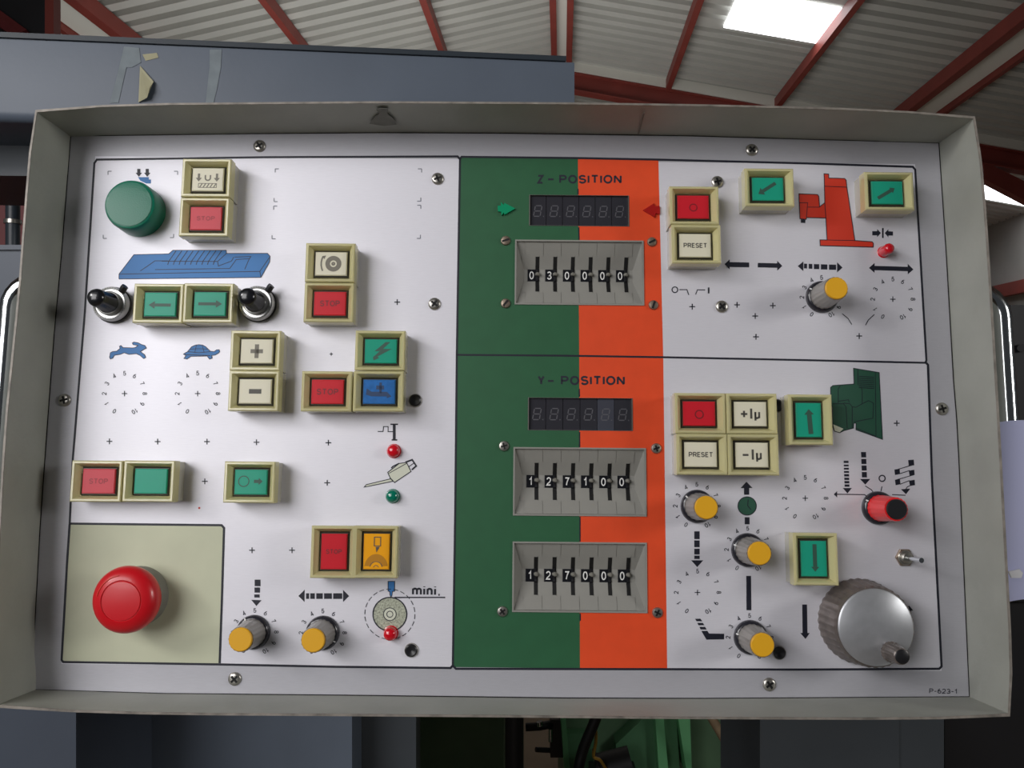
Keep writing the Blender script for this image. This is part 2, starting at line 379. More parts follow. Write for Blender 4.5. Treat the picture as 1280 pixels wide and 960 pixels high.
gm = empty('green_machine', (at(540, 930, 1.9).x, 1.9, 0)); tag(gm, 'green painted machine bed seen below the panel', 'machine')
under(gm, 'body', pix_box(MB(), 440, 700, 630, 960, 1.9, .3, floor=True), 'machine_green_dark')
under(gm, 'front_plate', pix_box(MB(), 436, 800, 522, 941, 1.86, .04), 'machine_green_dark')
bk = empty('machine_post', (at(643, 930, 1.7).x, 1.7, 0)); tag(bk, 'black round machine post between green bed and bare floor', 'post')
c0 = at(643, 960, 1.7); under(bk, 'tube', MB().tube([(c0.x, 1.7, 0), (c0.x, 1.7, 1.2)], .019, 16), 'black_rubber', 40)
under(bk, 'foot', MB().tube([(c0.x, 1.7, 0), (c0.x, 1.7, .03)], .05, 16), 'black_rubber', 40)

gf = empty('machine_stand', (at(770, 930, 2.2).x, 2.2, 0)); tag(gf, 'light green machine stand with bright angled edge strips', 'machine')
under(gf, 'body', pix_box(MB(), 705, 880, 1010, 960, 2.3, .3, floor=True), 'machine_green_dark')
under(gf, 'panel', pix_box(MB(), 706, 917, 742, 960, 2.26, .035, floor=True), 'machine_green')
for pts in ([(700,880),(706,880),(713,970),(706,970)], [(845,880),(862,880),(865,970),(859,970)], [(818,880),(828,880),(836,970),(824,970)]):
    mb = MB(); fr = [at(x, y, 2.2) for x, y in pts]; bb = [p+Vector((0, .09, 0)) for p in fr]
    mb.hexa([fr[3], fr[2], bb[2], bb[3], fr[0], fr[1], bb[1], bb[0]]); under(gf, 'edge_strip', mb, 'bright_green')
mb = MB(); fr = [at(x, y, 2.24) for x, y in [(770,930),(815,888),(845,888),(850,970),(770,970)]]; bb = [p+Vector((0, .06, 0)) for p in fr]
mb.add(fr+bb, [(0,1,2,3,4),(9,8,7,6,5)]+[(i,(i+1)%5,5+(i+1)%5,5+i) for i in range(5)]); under(gf, 'gusset', mb, 'machine_green')
mo = empty('motor', at(768, 940, 2.1)); tag(mo, 'small black motor with orange wire among green frame parts', 'motor')
ca = at(765, 955, 2.12); under(mo, 'body', MB().tube([ca+Vector((-.03,0,-.02)), ca+Vector((.05,0,0))], .045, 14), 'black_rubber', 40)
under(mo, 'flange', MB().tube([ca+Vector((-.035,0,-.022)), ca+Vector((-.028,0,-.02))], .058, 14), 'black_plastic', 40)
under(mo, 'mounting_bracket', MB().box((ca.x-.05, ca.y, ca.z-.10), (ca.x+.07, 2.225, ca.z-.04)), 'black_plastic')
under(mo, 'wire', MB().tube(smoothpath([at(744,900,2.06), at(745,925,2.05), at(742,945,2.05), at(750,950,2.05), at(758,962,2.08)]), .004, 8), 'yellow_wire', 40)
ho = MB().tube(smoothpath([at(752,880,2.0), at(742,905,2.0), at(728,940,2.0), at(722,975,2.0), at(720,1060,2.05)]), .013, 12)
tag(ho.build('hose', 'black_rubber', smooth=40), 'thick black hose slanting down in front of green frame', 'hose')
vl = empty('valve', at(672, 915, 2.25)); tag(vl, 'black pipe valve with chrome fittings above the bare floor', 'valve')
under(vl, 'body', pix_box(MB(), 688, 900, 704, 947, 2.25, .05), 'black_plastic')
under(vl, 'upper_spindle', MB().tube([at(657,909,2.24), at(675,908,2.24), at(690,905,2.26)], .011, 10), 'black_rubber', 40)
under(vl, 'lower_spindle', MB().tube([at(670,937,2.24), at(690,938,2.26)], .007, 10), 'black_rubber', 40)
under(vl, 'fitting', MB().tube([at(674,902,2.23), at(675,907,2.23)], .009, 10), 'chrome', 40)
under(vl, 'fitting', MB().tube([at(688,911,2.235), at(688,927,2.235)], .006, 10), 'chrome', 40)
for i, (pts, lab) in enumerate((([(880,880),(897,910),(915,935),(950,950),(975,975)], 'beige cable bending right beneath the panel beside the green strip'),
                 ([(912,880),(914,915),(922,945),(938,975)], 'beige cable hanging straight down beneath the panel'))):
    o = MB().tube(smoothpath([at(x, y, 2.03+.06*i) for x, y in pts]), .011, 10).build('cable', 'beige_hose', smooth=40); tag(o, lab, 'cable', 'beige cables under the panel')

pd = empty('pedestal', (at(1060, 930, 1.0).x, .9, 0)); tag(pd, 'dark blue-grey steel pedestal under the right half of the panel', 'pedestal')
under(pd, 'body', pix_box(MB(), 950, 560, 1124, 960, .95, .18, floor=True), 'machine_grey_dark')
under(pd, 'side_panel', pix_box(MB(), 1124, 560, 1180, 960, .955, .15, floor=True), 'machine_grey_dark')
bm = empty('black_machine', (at(1260, 900, 1.05).x, 1.05, 0)); tag(bm, 'black machine body at the lower right behind the panel', 'machine')
under(bm, 'body', pix_box(MB(), 1181, 752, 1420, 960, 1.05, .25, floor=True), 'dark_machine')
under(bm, 'top_plate', pix_box(MB(), 1179, 745, 1424, 752, 1.04, .27), 'black_rubber')
gb = empty('grey_cabinet', (at(1290, 500, 1.7).x, 1.7, 0)); tag(gb, 'dark charcoal cabinet behind the right handle', 'cabinet')
under(gb, 'body', pix_box(MB(), 1263, 381, 1420, 960, 1.7, .3, floor=True), 'dark_machine')
under(gb, 'lock', MB().tube([at(1277,435,1.702), at(1277,435,1.688)], .008, 14), 'black_rubber', 40)

# ================================================================== the control panel
P4 = lambda pts, e: [L(x, y, e) for x, y in pts]
# --- hood: one bent sheet round the plate; base and front edge follow the sheet's slightly bowed sides
def samp(pl, n):
    Ls = [0]
    for a, b in zip(pl[:-1], pl[1:]): Ls.append(Ls[-1]+math.dist(a, b))
    out = []
    for k in range(n):
        t = Ls[-1]*k/n; i = max(j for j in range(len(Ls)-1) if Ls[j] <= t+1e-9); q = (t-Ls[i])/(Ls[i+1]-Ls[i])
        out.append((pl[i][0]+(pl[i+1][0]-pl[i][0])*q, pl[i][1]+(pl[i+1][1]-pl[i][1])*q))
    return out
E_H = .041
base = [[(90,171.5),(322,168.5),(480,167),(627,167.6),(860,171),(991,175),(1172,180)], [(1172,180),(1182,330),(1192,505),(1195,530),(1210,870)],
        [(1210,870),(860,872.5),(695,872),(440,868.5),(206,866),(41,861)], [(41,861),(51.5,664),(60,543),(69,422),(79,313),(90,171.5)]]
front = [[(44,138),(180,132),(480,129.4),(717,131),(860,133),(1037,137),(1219,146)], [(1219,146),(1230,267),(1240,422),(1247,540),(1261,799),(1263,895)],
         [(1263,895),(1080,896.5),(840,895.5),(640,893.5),(440,892),(206,890.5),(-4,884)], [(-4,884),(-3,760),(2,642),(9,528),(26,363),(33,267),(44,138)]]
NS = 14
bp = [p for s in base for p in samp(s, NS)]; fp = [p for s in front for p in samp(s, NS)]
ib = [Vector(L(x, y, -.002)) for x, y in bp]; ifr = [Vector(L(x, y, E_H)) for x, y in fp]
def rnd(loop, r=.005):            # round the four corners a little
    n = len(loop); out = list(loop)
    for k in range(0, n, NS):
        c = loop[k]; a = (loop[k-1]-c).normalized(); b = (loop[(k+1) % n]-c).normalized(); out[k] = c+(a+b)*r*.3
    return out
def outset(loop, t):
    n = len(loop); out = []
    for i in range(n):
        d = (loop[(i+1) % n]-loop[i-1]); nn = Vector((-d.y, d.x, 0)).normalized(); out.append(loop[i]+nn*t*(1.4 if i % NS == 0 else 1))
    return out
ifr = rnd(ifr); TH = .0013
ob, of = outset(ib, TH), outset(ifr, TH); N = len(ib)
back = [Vector((p.x, p.y, -.09)) for p in ob]
hm = MB(); hm.add(ib+ifr+of+back, [(i, (i+1) % N, N+(i+1) % N, N+i) for i in range(N)]
       + [(2*N+i, 2*N+(i+1) % N, 3*N+(i+1) % N, 3*N+i) for i in range(N)] + [tuple(range(3*N, 4*N))])
hood = hm.build('housing', 'hood_paint', panel, 30, label='grey steel housing with a projecting hood')
ed = MB(); h2 = [p+Vector((0, 0, .0006)) for p in ifr]; o2 = [p+Vector((0, 0, .0006)) for p in of]; m2 = [p-Vector((0,0,.0006)) for p in of]
ed.add(ifr+h2+o2+of, [(i, (i+1) % N, N+(i+1) % N, N+i) for i in range(N)]+[(N+i, N+(i+1) % N, 2*N+(i+1) % N, 2*N+i) for i in range(N)]+[(2*N+i, 2*N+(i+1) % N, 3*N+(i+1) % N, 3*N+i) for i in range(N)])
ed.build('worn_edge', 'worn_edge', hood, label='chipped front edge of the hood')
gk = MB(); gi = [p+(Vector((0, .05, 0))-p).normalized()*.0007 for p in [Vector((q.x, q.y, 0)) for q in ib]]
gk.add([Vector((p.x, p.y, .0002)) for p in ib]+[Vector((p.x, p.y, .0002)) for p in gi], [(i, (i+1) % N, N+(i+1) % N, N+i) for i in range(N)])
gk.build('joint_gap', 'dark_hole', hood)

def wall_mark(name, pts):           # stains on the inside of the hood's upper wall: pixel x, height above the plate
    mb = MB(); f = [(L(x, 150, e)[0], .2296+.0006*e/.041, e) for x, e in pts]; b = [(p[0], p[1]+.0003, p[2]) for p in f]; n = len(f)
    mb.add(f+b, [tuple(range(n)), tuple(range(2*n-1, n-1, -1))]+[(i, (i+1) % n, n+(i+1) % n, n+i) for i in range(n)]); mb.build(name, 'stain', hood)
wall_mark('paint_stain', [(462,.016),(468,.025),(474,.030),(470,.036),(476,.038),(485,.037),(484,.030),(493,.022),(496,.015),(480,.013)])
wall_mark('scratch', [(797,.004),(799,.004),(806,.034),(804,.034)])

# --- faceplate with openings
HOLES = {}
def hole(k, x0, y0, x1, y1):
    a, b = L(x0, y0), L(x1, y1); HOLES[k] = (a[0], b[1], b[0], a[1])
hole('z_disp', 662.5, 243.8, 785.5, 283); hole('y_disp', 661, 497, 790, 538.5)
hole('tw0', 645, 301, 804, 381); hole('tw1', 643, 560, 807, 644.5); hole('tw2', 642, 678, 808, 765)
def plate(poly_l, poly_r, z0, z1, v0, v1, ulist, vlist):
    """surface between left edge poly_l(v) and right edge poly_r(v) with the openings left out"""
    us = sorted(set([-9.0, 9.0]+[x for h in HOLES.values() for x in (h[0], h[2])]))
    vv = sorted(set([v0, v1]+[y for h in HOLES.values() for y in (h[1], h[3]) if v0 < y < v1]+[v for v in vlist if v0 < v < v1]))
    mb = MB()
    for a, b in zip(vv[:-1], vv[1:]):
        for c, d in zip(us[:-1], us[1:]):
            cu, cv = (c+d)/2, (a+b)/2
            if any(h[0] < cu < h[2] and h[1] < cv < h[3] for h in HOLES.values()): continue
            q = []
            for (uu, v) in ((c, a), (d, a), (d, b), (c, b)): q.append((min(max(uu, poly_l(v)), poly_r(v)), v, z1))
            if abs(q[0][0]-q[1][0])+abs(q[2][0]-q[3][0]) < 1e-6: continue
            mb.add(q, [(0, 1, 2, 3)])
    return mb
ULO, UHI, VLO, VHI = -.2965, .2835, -.1315, .2325
fm = plate(lambda v: ULO, lambda v: UHI, 0, 0, VLO, VHI, [], [])
for h in HOLES.values():
    x0, y0, x1, y1 = h; fm.add([(x0,y0,0),(x1,y0,0),(x1,y1,0),(x0,y1,0),(x0,y0,-.003),(x1,y0,-.003),(x1,y1,-.003),(x0,y1,-.003)], [(0,4,5,1),(1,5,6,2),(2,6,7,3),(3,7,4,0)])
face = fm.build('faceplate', 'panel_white', panel, label='silver white faceplate printed with symbols')
def edge(pts):
    q = sorted([L(x, y)[:2] for x, y in pts], key=lambda p: p[1])
    def fn(v):
        for (u0, v0), (u1, v1) in zip(q[:-1], q[1:]):
            if v <= v1 or (u1, v1) == q[-1]: return u0+(u1-u0)*(v-v0)/(v1-v0)
    return fn
gl = edge([(575,196),(571,444),(566,835)]); gr = edge([(722.5,199),(724,444),(725,836)]); orr = edge([(823,200),(829,446),(834,836)])
vtop, vmid, vbot = L(700, 198)[1], L(700, 444)[1], L(700, 835)[1]
for nm, a, b, m, lab in (('green_field', gl, gr, 'field_green', 'dark green printed field'), ('orange_field', gr, orr, 'field_orange', 'orange printed field')):
    mb = plate(a, b, 0, .00008, vbot, vtop, [], [vmid]); mb.build(nm, m, face, label=lab)

# white printed fields left and right of the coloured ones
fl_ = edge([(119,197),(106,390),(91,573),(87,655),(77,829)]); fr_ = edge([(1144,208),(1151,330),(1158,452),(1165,600),(1177,838)])
plate(fl_, gl, 0, .00005, L(330, 832)[1], L(330, 197)[1], [], [L(100, y)[1] for y in (390, 573, 655)]).build('white_field', 'field_white', face, label='white printed field on the left')
plate(orr, fr_, 0, .00005, L(1000, 837)[1], L(1000, 204)[1], [], [L(1155, y)[1] for y in (330, 452, 600)]).build('white_field', 'field_white', face, label='white printed field on the right')

# --- print helpers: everything printed lies on the plate
E_P = .00018
def Z(x0, y0, s): return lambda pts: [(x0+a/s, y0+b/s) for a, b in pts]
def line(pts, w, closed=False):
    out = []; P = [p for i, p in enumerate(pts) if i == 0 or math.dist(p, pts[i-1]) > 1e-4]; P = P+([P[0]] if closed else [])
    n = len(P); lf = []; rt = []
    for i in range(n):
        if closed: a = P[(i-1) % (n-1)]; b = P[(i+1) % (n-1)]
        else: a = P[max(i-1, 0)]; b = P[min(i+1, n-1)]
        p = P[i]
        def un(q, r):
            l = math.hypot(r[0]-q[0], r[1]-q[1]) or 1; return ((r[0]-q[0])/l, (r[1]-q[1])/l)
        d1 = un(a, p) if (i > 0 or closed) else un(p, b); d2 = un(p, b) if (i < n-1 or closed) else un(a, p)
        tx, ty = d1[0]+d2[0], d1[1]+d2[1]; l = math.hypot(tx, ty) or 1; tx, ty = tx/l, ty/l
        k = w/2/max(.35, tx*d1[0]+ty*d1[1]); lf.append((p[0]-ty*k, p[1]+tx*k)); rt.append((p[0]+ty*k, p[1]-tx*k))
    return [[lf[i], lf[i+1], rt[i+1], rt[i]] for i in range(n-1)]
def circ(cx, cy, r, n=32): return [[(cx+r*math.cos(2*math.pi*i/n), cy+r*math.sin(2*math.pi*i/n)) for i in range(n)]]
def ring(cx, cy, r0, r1, a0=0, a1=360, n=32):
    k = max(2, int(n*abs(a1-a0)/360)); A = [math.radians(a0+(a1-a0)*i/k) for i in range(k+1)]
    return [[(cx+r0*math.cos(a), cy+r0*math.sin(a)), (cx+r1*math.cos(a), cy+r1*math.sin(a)), (cx+r1*math.cos(b), cy+r1*math.sin(b)), (cx+r0*math.cos(b), cy+r0*math.sin(b))] for a, b in zip(A[:-1], A[1:])]
def rect(x0, y0, x1, y1): return [[(x0, y0), (x1, y0), (x1, y1), (x0, y1)]]
def plus(cx, cy, r=4, w=1.3): return rect(cx-r, cy-w/2, cx+r, cy+w/2)+rect(cx-w/2, cy-r, cx+w/2, cy+r)
def arc(cx, cy, rx, ry, a0, a1, n=9):
    return [(cx+rx*math.cos(math.radians(a0+(a1-a0)*i/n)), cy+ry*math.sin(math.radians(a0+(a1-a0)*i/n))) for i in range(n+1)]
# plain sans letters drawn as strokes: width and centre lines in a box of height 1, y up
GL = {
 '0': (.56, [arc(.28,.5,.28,.5,90,450,20)]), '1': (.34, [[(.0,.74),(.18,.82),(.28,1),(.28,0)]]),
 '2': (.56, [arc(.28,.72,.27,.28,170,-30,9)+[(.40,.42),(.10,.18),(.0,.0),(.56,.0)]]),
 '3': (.56, [arc(.27,.75,.25,.25,160,-80,9)+arc(.27,.25,.29,.27,80,-160,10)]), '4': (.6, [[(.44,0),(.44,1),(.0,.28),(.6,.28)]]),
 '5': (.56, [[(.52,1),(.10,1),(.04,.50)]+arc(.27,.32,.29,.32,135,-155,11)]), '6': (.56, [arc(.28,.30,.28,.30,180,-180,18)+arc(.42,.30,.42,.70,180,95,7)]),
 '7': (.54, [[(0,1),(.54,1),(.30,.5),(.18,0)]]), '8': (.56, [arc(.28,.76,.24,.24,-90,270,16), arc(.28,.26,.28,.26,90,450,16)]),
 '9': (.56, [arc(.28,.70,.28,.30,0,360,18)+arc(.14,.70,.42,.70,0,-85,7)]), '-': (.36, [[(0,.45),(.36,.45)]]), '.': (.14, [[(.0,.0),(.14,.0)]]),
 'P': (.62, [[(0,0),(0,1),(.36,1)]+arc(.36,.74,.26,.26,90,-90,8)+[(0,.48)]]), 'O': (.78, [arc(.39,.5,.39,.5,90,450,24)]),
 'S': (.62, [arc(.31,.75,.29,.25,20,250,10)+arc(.31,.26,.31,.26,70,-165,10)]), 'I': (.0, [[(0,0),(0,1)]]), 'T': (.66, [[(0,1),(.66,1)],[(.33,1),(.33,0)]]),
 'N': (.64, [[(0,0),(0,1)],[(0,1),(.64,0)],[(.64,0),(.64,1)]]), 'R': (.64, [[(0,0),(0,1),(.38,1)]+arc(.38,.75,.25,.25,90,-90,8)+[(0,.5)],[(.38,.5),(.64,0)]]),
 'E': (.54, [[(.54,1),(0,1),(0,0),(.54,0)],[(0,.52),(.48,.52)]]), 'Z': (.62, [[(0,1),(.62,1),(0,0),(.62,0)]]), 'Y': (.66, [[(0,1),(.33,.46),(.66,1)],[(.33,.46),(.33,0)]]),
 'm': (.80, [[(0,0),(0,.72)],arc(.2,.5,.2,.22,180,0,7)+[(.4,0)],arc(.6,.5,.2,.22,180,0,7)+[(.8,0)]]), 'n': (.42, [[(0,0),(0,.72)],arc(.21,.5,.21,.22,180,0,7)+[(.42,0)]]),
 'i': (.0, [[(0,0),(0,.72)],[(0,.92),(0,1.02)]]), 'u': (.44, [[(0,.72),(0,-.28)],[(0,.72),(0,.2)]+arc(.2,.2,.2,.2,180,270,5)+[(.34,.06),(.44,.2)],[(.44,.72),(.44,0)]]),
}
def text(s, cx, cy, h, rot=0, sx=1, bold=0, width=None, gap=.07):
    """stroke text centred on (cx, cy), cap height h; rot clockwise in degrees"""
    sw = h*(.13+bold*2.6); hc = h-sw; adv = 0; st = []
    for ch in s:
        w, ls = GL[ch]
        for l in ls: st.append([(adv+x*hc, y*hc) for x, y in l])
        adv += w*hc+sw+h*gap
    adv -= sw+h*gap
    if width: sx = (width-sw)/max(adv, 1e-6)
    a = math.radians(rot); ca, sa = math.cos(a), math.sin(a); out = []
    for l in st:
        P = []
        for x, y in l:
            X = (x-adv/2)*sx; Yy = hc/2-y; P.append((cx+X*ca-Yy*sa, cy+X*sa+Yy*ca))
        out += line(P, sw)
    return out
def arrow(x0, y0, x1, y1, w, hw, hl):
    l = math.hypot(x1-x0, y1-y0); dx, dy = (x1-x0)/l, (y1-y0)/l; q = (x1-dx*hl, y1-dy*hl)
    return [[(x0-dy*w/2, y0+dx*w/2), (q[0]-dy*w/2, q[1]+dx*w/2), (q[0]-dy*hw/2, q[1]+dx*hw/2), (x1, y1), (q[0]+dy*hw/2, q[1]-dx*hw/2), (q[0]+dy*w/2, q[1]-dx*w/2), (x0+dy*w/2, y0-dx*w/2)]]
def pr(name, polys, m='ink', lift=0, label=None):
    mb = MB()
    for p in polys: mb.add([L(x, y, E_P+lift) for x, y in p], [tuple(range(len(p)))])
    return mb.build(name, m, face, label=label)

# borders
cream = [(86,655),(278,657),(281,660),(275,827),(273,830),(78,827)]
pr('cream_field', [cream], 'field_cream', -.00009, 'cream printed field')
B_ = 'border_line'
pr(B_, line([(118,204),(121,199.5),(330,196.5),(572,195.5),(575,199)], 2.6)+line([(118,203),(106,390),(91,573),(87,655)], 2.6)+line([(575,198),(573,320),(571,443),(569,640),(566,833)], 2.6)
   + line([(87,655),(84,700),(77,825),(79,827.5),(273,830.5),(420,833.5),(563,835),(566,832)], 2.8))
pr(B_, line([(86,654.5),(277,656.5),(280,660),(277,760),(274.5,829)], 2.8))
pr(B_, line([(575,199),(577,196),(720,197.5),(823,199.5),(1000,204),(1141,208.5),(1144,212),(1151,330),(1158,450),(1157,453.5)], 2.6))
pr(B_, line([(571,443.5),(700,444.5),(829,446.5),(1000,450),(1157,453.5)], 2.4))
pr(B_, line([(1157,453),(1160,456),(1165,600),(1177,833),(1174,836),(1000,837),(834,836.5),(570,836),(566,832)], 2.8))
pr('field_line', line([(722.5,236),(722.5,243)], 1.6)+line([(723.5,284),(723.8,300)], 1.6)+line([(724,486),(724.2,496)], 1.6)+line([(724.5,540),(724.5,559)], 1.6)+line([(725,646),(725,677)], 1.6)+line([(725.3,767),(725.3,776)], 1.6))

# titles
pr('title_lettering', text('Z', 675.5, 224, 11, bold=.03)+rect(685,223,692,225.3)+text('POSITION', 738, 224, 11, bold=.03, width=78), 'ink_text')
pr('title_lettering', text('Y', 676.5, 475.3, 12, bold=.03)+rect(685,475,692,477.3)+text('POSITION', 741, 475.6, 11.6, bold=.03, width=80), 'ink_text')
pr('part_number_lettering', text('P-623-1', 1179, 864, 6.2, 1, bold=.01, width=35), 'ink_text')
pr('mini_lettering', text('mini.', 533, 738.2, 12.6, 1, bold=.028, width=36), 'ink_text')

# dial scales
def scale(cx, cy, r, name='dial_scale', centre=True):
    P = []
    for k in range(11):
        a = math.radians(-150+30*k); P += text(str(k), cx+r*math.sin(a), cy-r*math.cos(a), 5.8, -150+30*k, bold=.008, gap=.2)
    if centre: P += plus(cx, cy, 3.4, 1.1)
    pr(name, P, 'ink_text')
for cx, cy, r, c in ((155.6,492,25.4,1),(247,492,25.6,1),(318.5,790,27,0),(403.5,791,27.3,0),(1027,371.5,24.7,0),(1116,374,25.2,1),(871,632.5,27,0),(934.6,687,26.5,0),(871.9,740.6,26.7,1),(937,796.5,27,0),(1006.6,622.8,26,1)):
    scale(cx, cy, r, centre=bool(c))
for x, y in ((496.5,377.6),(136.8,551.7),(197,552),(258.7,552),(320.6,552.8),(410.5,553.4),(256,601.7),(409,603.5),(315,687.8),(365,687.8),(865.3,383.3),(921.3,381),(966,382),(944,395),(945,421),(1074,420),(1121,529)):
    pr('plus_mark', plus(x, y, 3.6, 1.3))
pr('plus_mark', plus(414, 442.6, 2, 1)); pr('dot_mark', circ(249, 635, 1.4, 10), 'ink_red')
def corner(x, y, sx, sy): pr('corner_mark', rect(min(x, x+4.5*sx), y-.5, max(x, x+4.5*sx), y+.5)+rect(x-.5, min(y, y+4.5*sy), x+.5, max(y, y+4.5*sy)), 'ink_faint')
for q in ((135,214,1,1),(222,214,-1,1),(217,297,-1,-1),(129,298,1,-1),(344,211,1,1),(527,211,-1,1),(342.5,252,1,-1),(342,257.5,1,1),(526,251.5,-1,-1),(526,256.5,-1,1),(340,298.5,1,-1),(525.5,298,-1,-1)): corner(*q)

# left symbols
z1 = Z(80, 170, 4.923)
pr('table_symbol', [z1([(338,850),(430,730),(645,725),(670,703),(998,703),(1000,722),(1252,722),(1268,740),(1265,775),(1212,870),(338,880)])], 'ink_blue', label='blue printed machine table symbol')
tl = []
for p in ([(338,850),(1205,833),(1268,742)], [(1205,833),(1212,870)], [(338,880),(338,850),(430,730),(645,725),(670,703),(998,703),(1000,722),(1252,722),(1268,740),(1265,775),(1212,870),(338,880)],
          [(600,770),(945,772),(1000,722)], [(945,772),(950,800),(1030,770),(1045,745)], [(470,830),(560,768),(640,768)], [(560,822),(1020,815)], [(1020,815),(1060,760),(1140,755),(1112,820)], [(1050,745),(1150,742),(1140,757)]):
    tl += line(z1(p), .8)
for k in range(9): x = 690+k*35; tl += line(z1([(x,706),(x-45,770),(x-52,792)]), .9)
pr('table_symbol_lines', tl, lift=.00006)
pr('clamp_symbol', arrow(173.5,211,173.5,221,4,8,5)+arrow(184,211,184,221,4,8,5)); pr('clamp_symbol_block', [z1([(455,253),(522,253),(522,268),(535,268),(535,292),(505,292),(470,275)])], 'ink_blue')
z3 = Z(80, 340, 4.923)
rab = z3([(280,525),(285,497),(300,489),(325,487),(345,470),(341,458),(350,452),(362,465),(425,467),(440,464),(455,452),(425,447),(420,437),(430,431),(455,435),(478,447),(497,452),(507,468),(485,480),(470,490),(495,508),(503,525),(490,533),(470,515),(445,502),(400,507),(370,497),(345,507),(310,512),(300,530),(285,535)])
pr('rabbit_symbol', [rab], 'ink_blue', label='blue printed running rabbit'); pr('rabbit_symbol_lines', line(rab, .8, True), lift=.00006)
tur = z3([(735,505),(760,490),(785,460),(808,450),(830,447),(855,450),(872,460),(900,487),(925,490),(938,479),(955,478),(958,490),(950,499),(930,510),(908,514),(912,530),(895,536),(880,517),(780,519),(757,536),(738,532),(750,515)])
pr('turtle_symbol', [tur], 'ink_blue', label='blue printed turtle')
pr('turtle_symbol_lines', line(tur, .8, True)+line(z3([(762,490),(830,497),(900,490)]), .7)+line(z3([(775,475),(830,472),(885,475)]), .6)+line(z3([(815,450),(805,494)]), .6)+line(z3([(850,450),(862,494)]), .6)+line(z3([(735,508),(900,514)]), .8), lift=.00006)
z6 = Z(310, 530, 4.923)
pr('pulse_symbol', line(z6([(798,46),(831,46),(834,16),(862,16),(862,47),(898,47)]), 1.1)+rect(491,530,494.6,550)+rect(488,529.5,497.5,531.2)+rect(489.5,549,496.5,550.8))
can = z6([(860,298),(930,243),(975,236),(1003,292),(902,360),(875,332)]); spo = z6([(715,388),(728,373),(878,337),(893,352),(742,383)])
pr('oil_can_symbol', [can, spo], 'ink_cream', label='printed oil can outline')
pr('oil_can_symbol_lines', line(can, 1.1, True)+line(spo, 1.0, True)+line(z6([(868,303),(980,240)]), .9)+line(z6([(968,236),(1010,220),(1035,258),(1008,282)]), 2)+line(z6([(990,262),(1022,240)]), 1)+line(z6([(882,272),(890,262),(930,242)]), 1.6), lift=.00006)
pr('feed_arrow', rect(318.3,724.5,325.6,732.7)+rect(318.1,734.3,325,740.8)+rect(317.8,743,324.6,747)+[[(314,749.8),(327,750.2),(320.4,757.5)]])
z8 = Z(310, 680, 4.923)
pr('traverse_arrow', [z8(p) for p in ([(310,320),(348,282),(348,357)], [(622,320),(585,282),(585,357)])]+[z8([(a,303),(b,303),(b,338),(a,338)]) for a, b in ((357,376),(383,411),(420,460),(468,516),(524,580))])
wx, wy = 487.3, 767.8
pr('wheel_symbol', circ(wx, wy, 21), 'ink_speckle', -.00004, 'printed grinding wheel'); pr('wheel_symbol_hub', circ(wx, wy, 8), 'ink_cream', .00002)
P = ring(wx, wy, 20.3, 21.8, n=48)+ring(wx, wy, 7.4, 8.4)+ring(wx, wy, 3.3, 4.3)
for k in range(22): a = k*360/22; P += ring(wx, wy, 30.9, 31.8, a, a+11, n=64)
pr('wheel_symbol_lines', P+rect(493,746,556.5,747.6), lift=.00006)
tool = z8([(862,230),(902,230),(902,290),(888,292),(886,315),(880,327),(874,315),(872,292),(862,290)])
pr('tool_symbol', [tool], 'ink_blue'); pr('tool_symbol_lines', line(tool, .9, True), lift=.00006)

# upper right symbols
za = Z(820, 300, 7.111); zc = Z(980, 300, 7.111); zd = Z(980, 180, 6.4)
pr('left_arrow', [za([(610,215),(655,172),(655,196),(828,200),(828,243),(655,240),(655,262)])]); pr('right_arrow', [za([(1122,230),(1078,185),(1078,207),(905,203),(905,243),(1078,247),(1078,272)])])
pr('switch_symbol', ring(*za([(168,442)])[0], 2.9, 4.2)+line(za([(208,441),(275,441),(291,488)]), 1.1)+line(za([(353,483),(368,443),(437,443)]), 1.1)+[za([(461,422),(475,422),(475,475),(461,475)])])
pr('traverse_arrow', [zc([(122,232),(172,190),(172,276)]), zc([(520,245),(472,198),(472,288)])]+[zc([(a,210+i*2),(b,211+i*2),(b,253+i*3),(a,252+i*3)]) for i, (a, b) in enumerate(((178,205),(220,252),(266,313),(328,385),(400,463)))])
pr('double_arrow', [zc([(755,248),(805,205),(805,230),(1100,238),(1100,212),(1150,262),(1100,304),(1100,277),(805,268),(805,292)])])
pr('curve_line', line(zc([(518,655),(570,698),(603,752)]), 1.0)+line(zc([(803,662),(750,710),(725,757)]), 1.0))
RM = [[(120,398),(268,404),(278,418),(285,502),(326,470),(322,272),(320,238),(357,240),(358,272),(485,276),(497,290),(503,345),(567,772),(705,782),(715,795),(713,825),(290,813),(288,767),(345,768),(335,592),(180,588),(178,602),(128,598)]]
RM = [zd(p) for p in RM]
pr('column_symbol', RM, 'ink_red', label='red printed machine column symbol')
pr('column_symbol_lines', line(RM[0], 1.0, True)+line(zd([(322,338),(500,345)]), .8)+line(zd([(326,470),(335,592),(345,768)]), .9)+line(zd([(345,768),(567,772)]), .8)+line(zd([(124,470),(190,470),(178,602)]), .8)+line(zd([(190,505),(285,505)]), .8)+[zd([(135,602),(172,605),(170,632),(135,630)])], lift=.00006)
pr('clamp_arrows_symbol', [zd(p) for p in ([(706,697),(745,697),(745,680),(775,712),(745,745),(745,730),(706,730)], [(872,700),(835,698),(835,682),(806,712),(835,747),(835,732),(872,732)], [(784,672),(797,672),(797,752),(784,752)])])
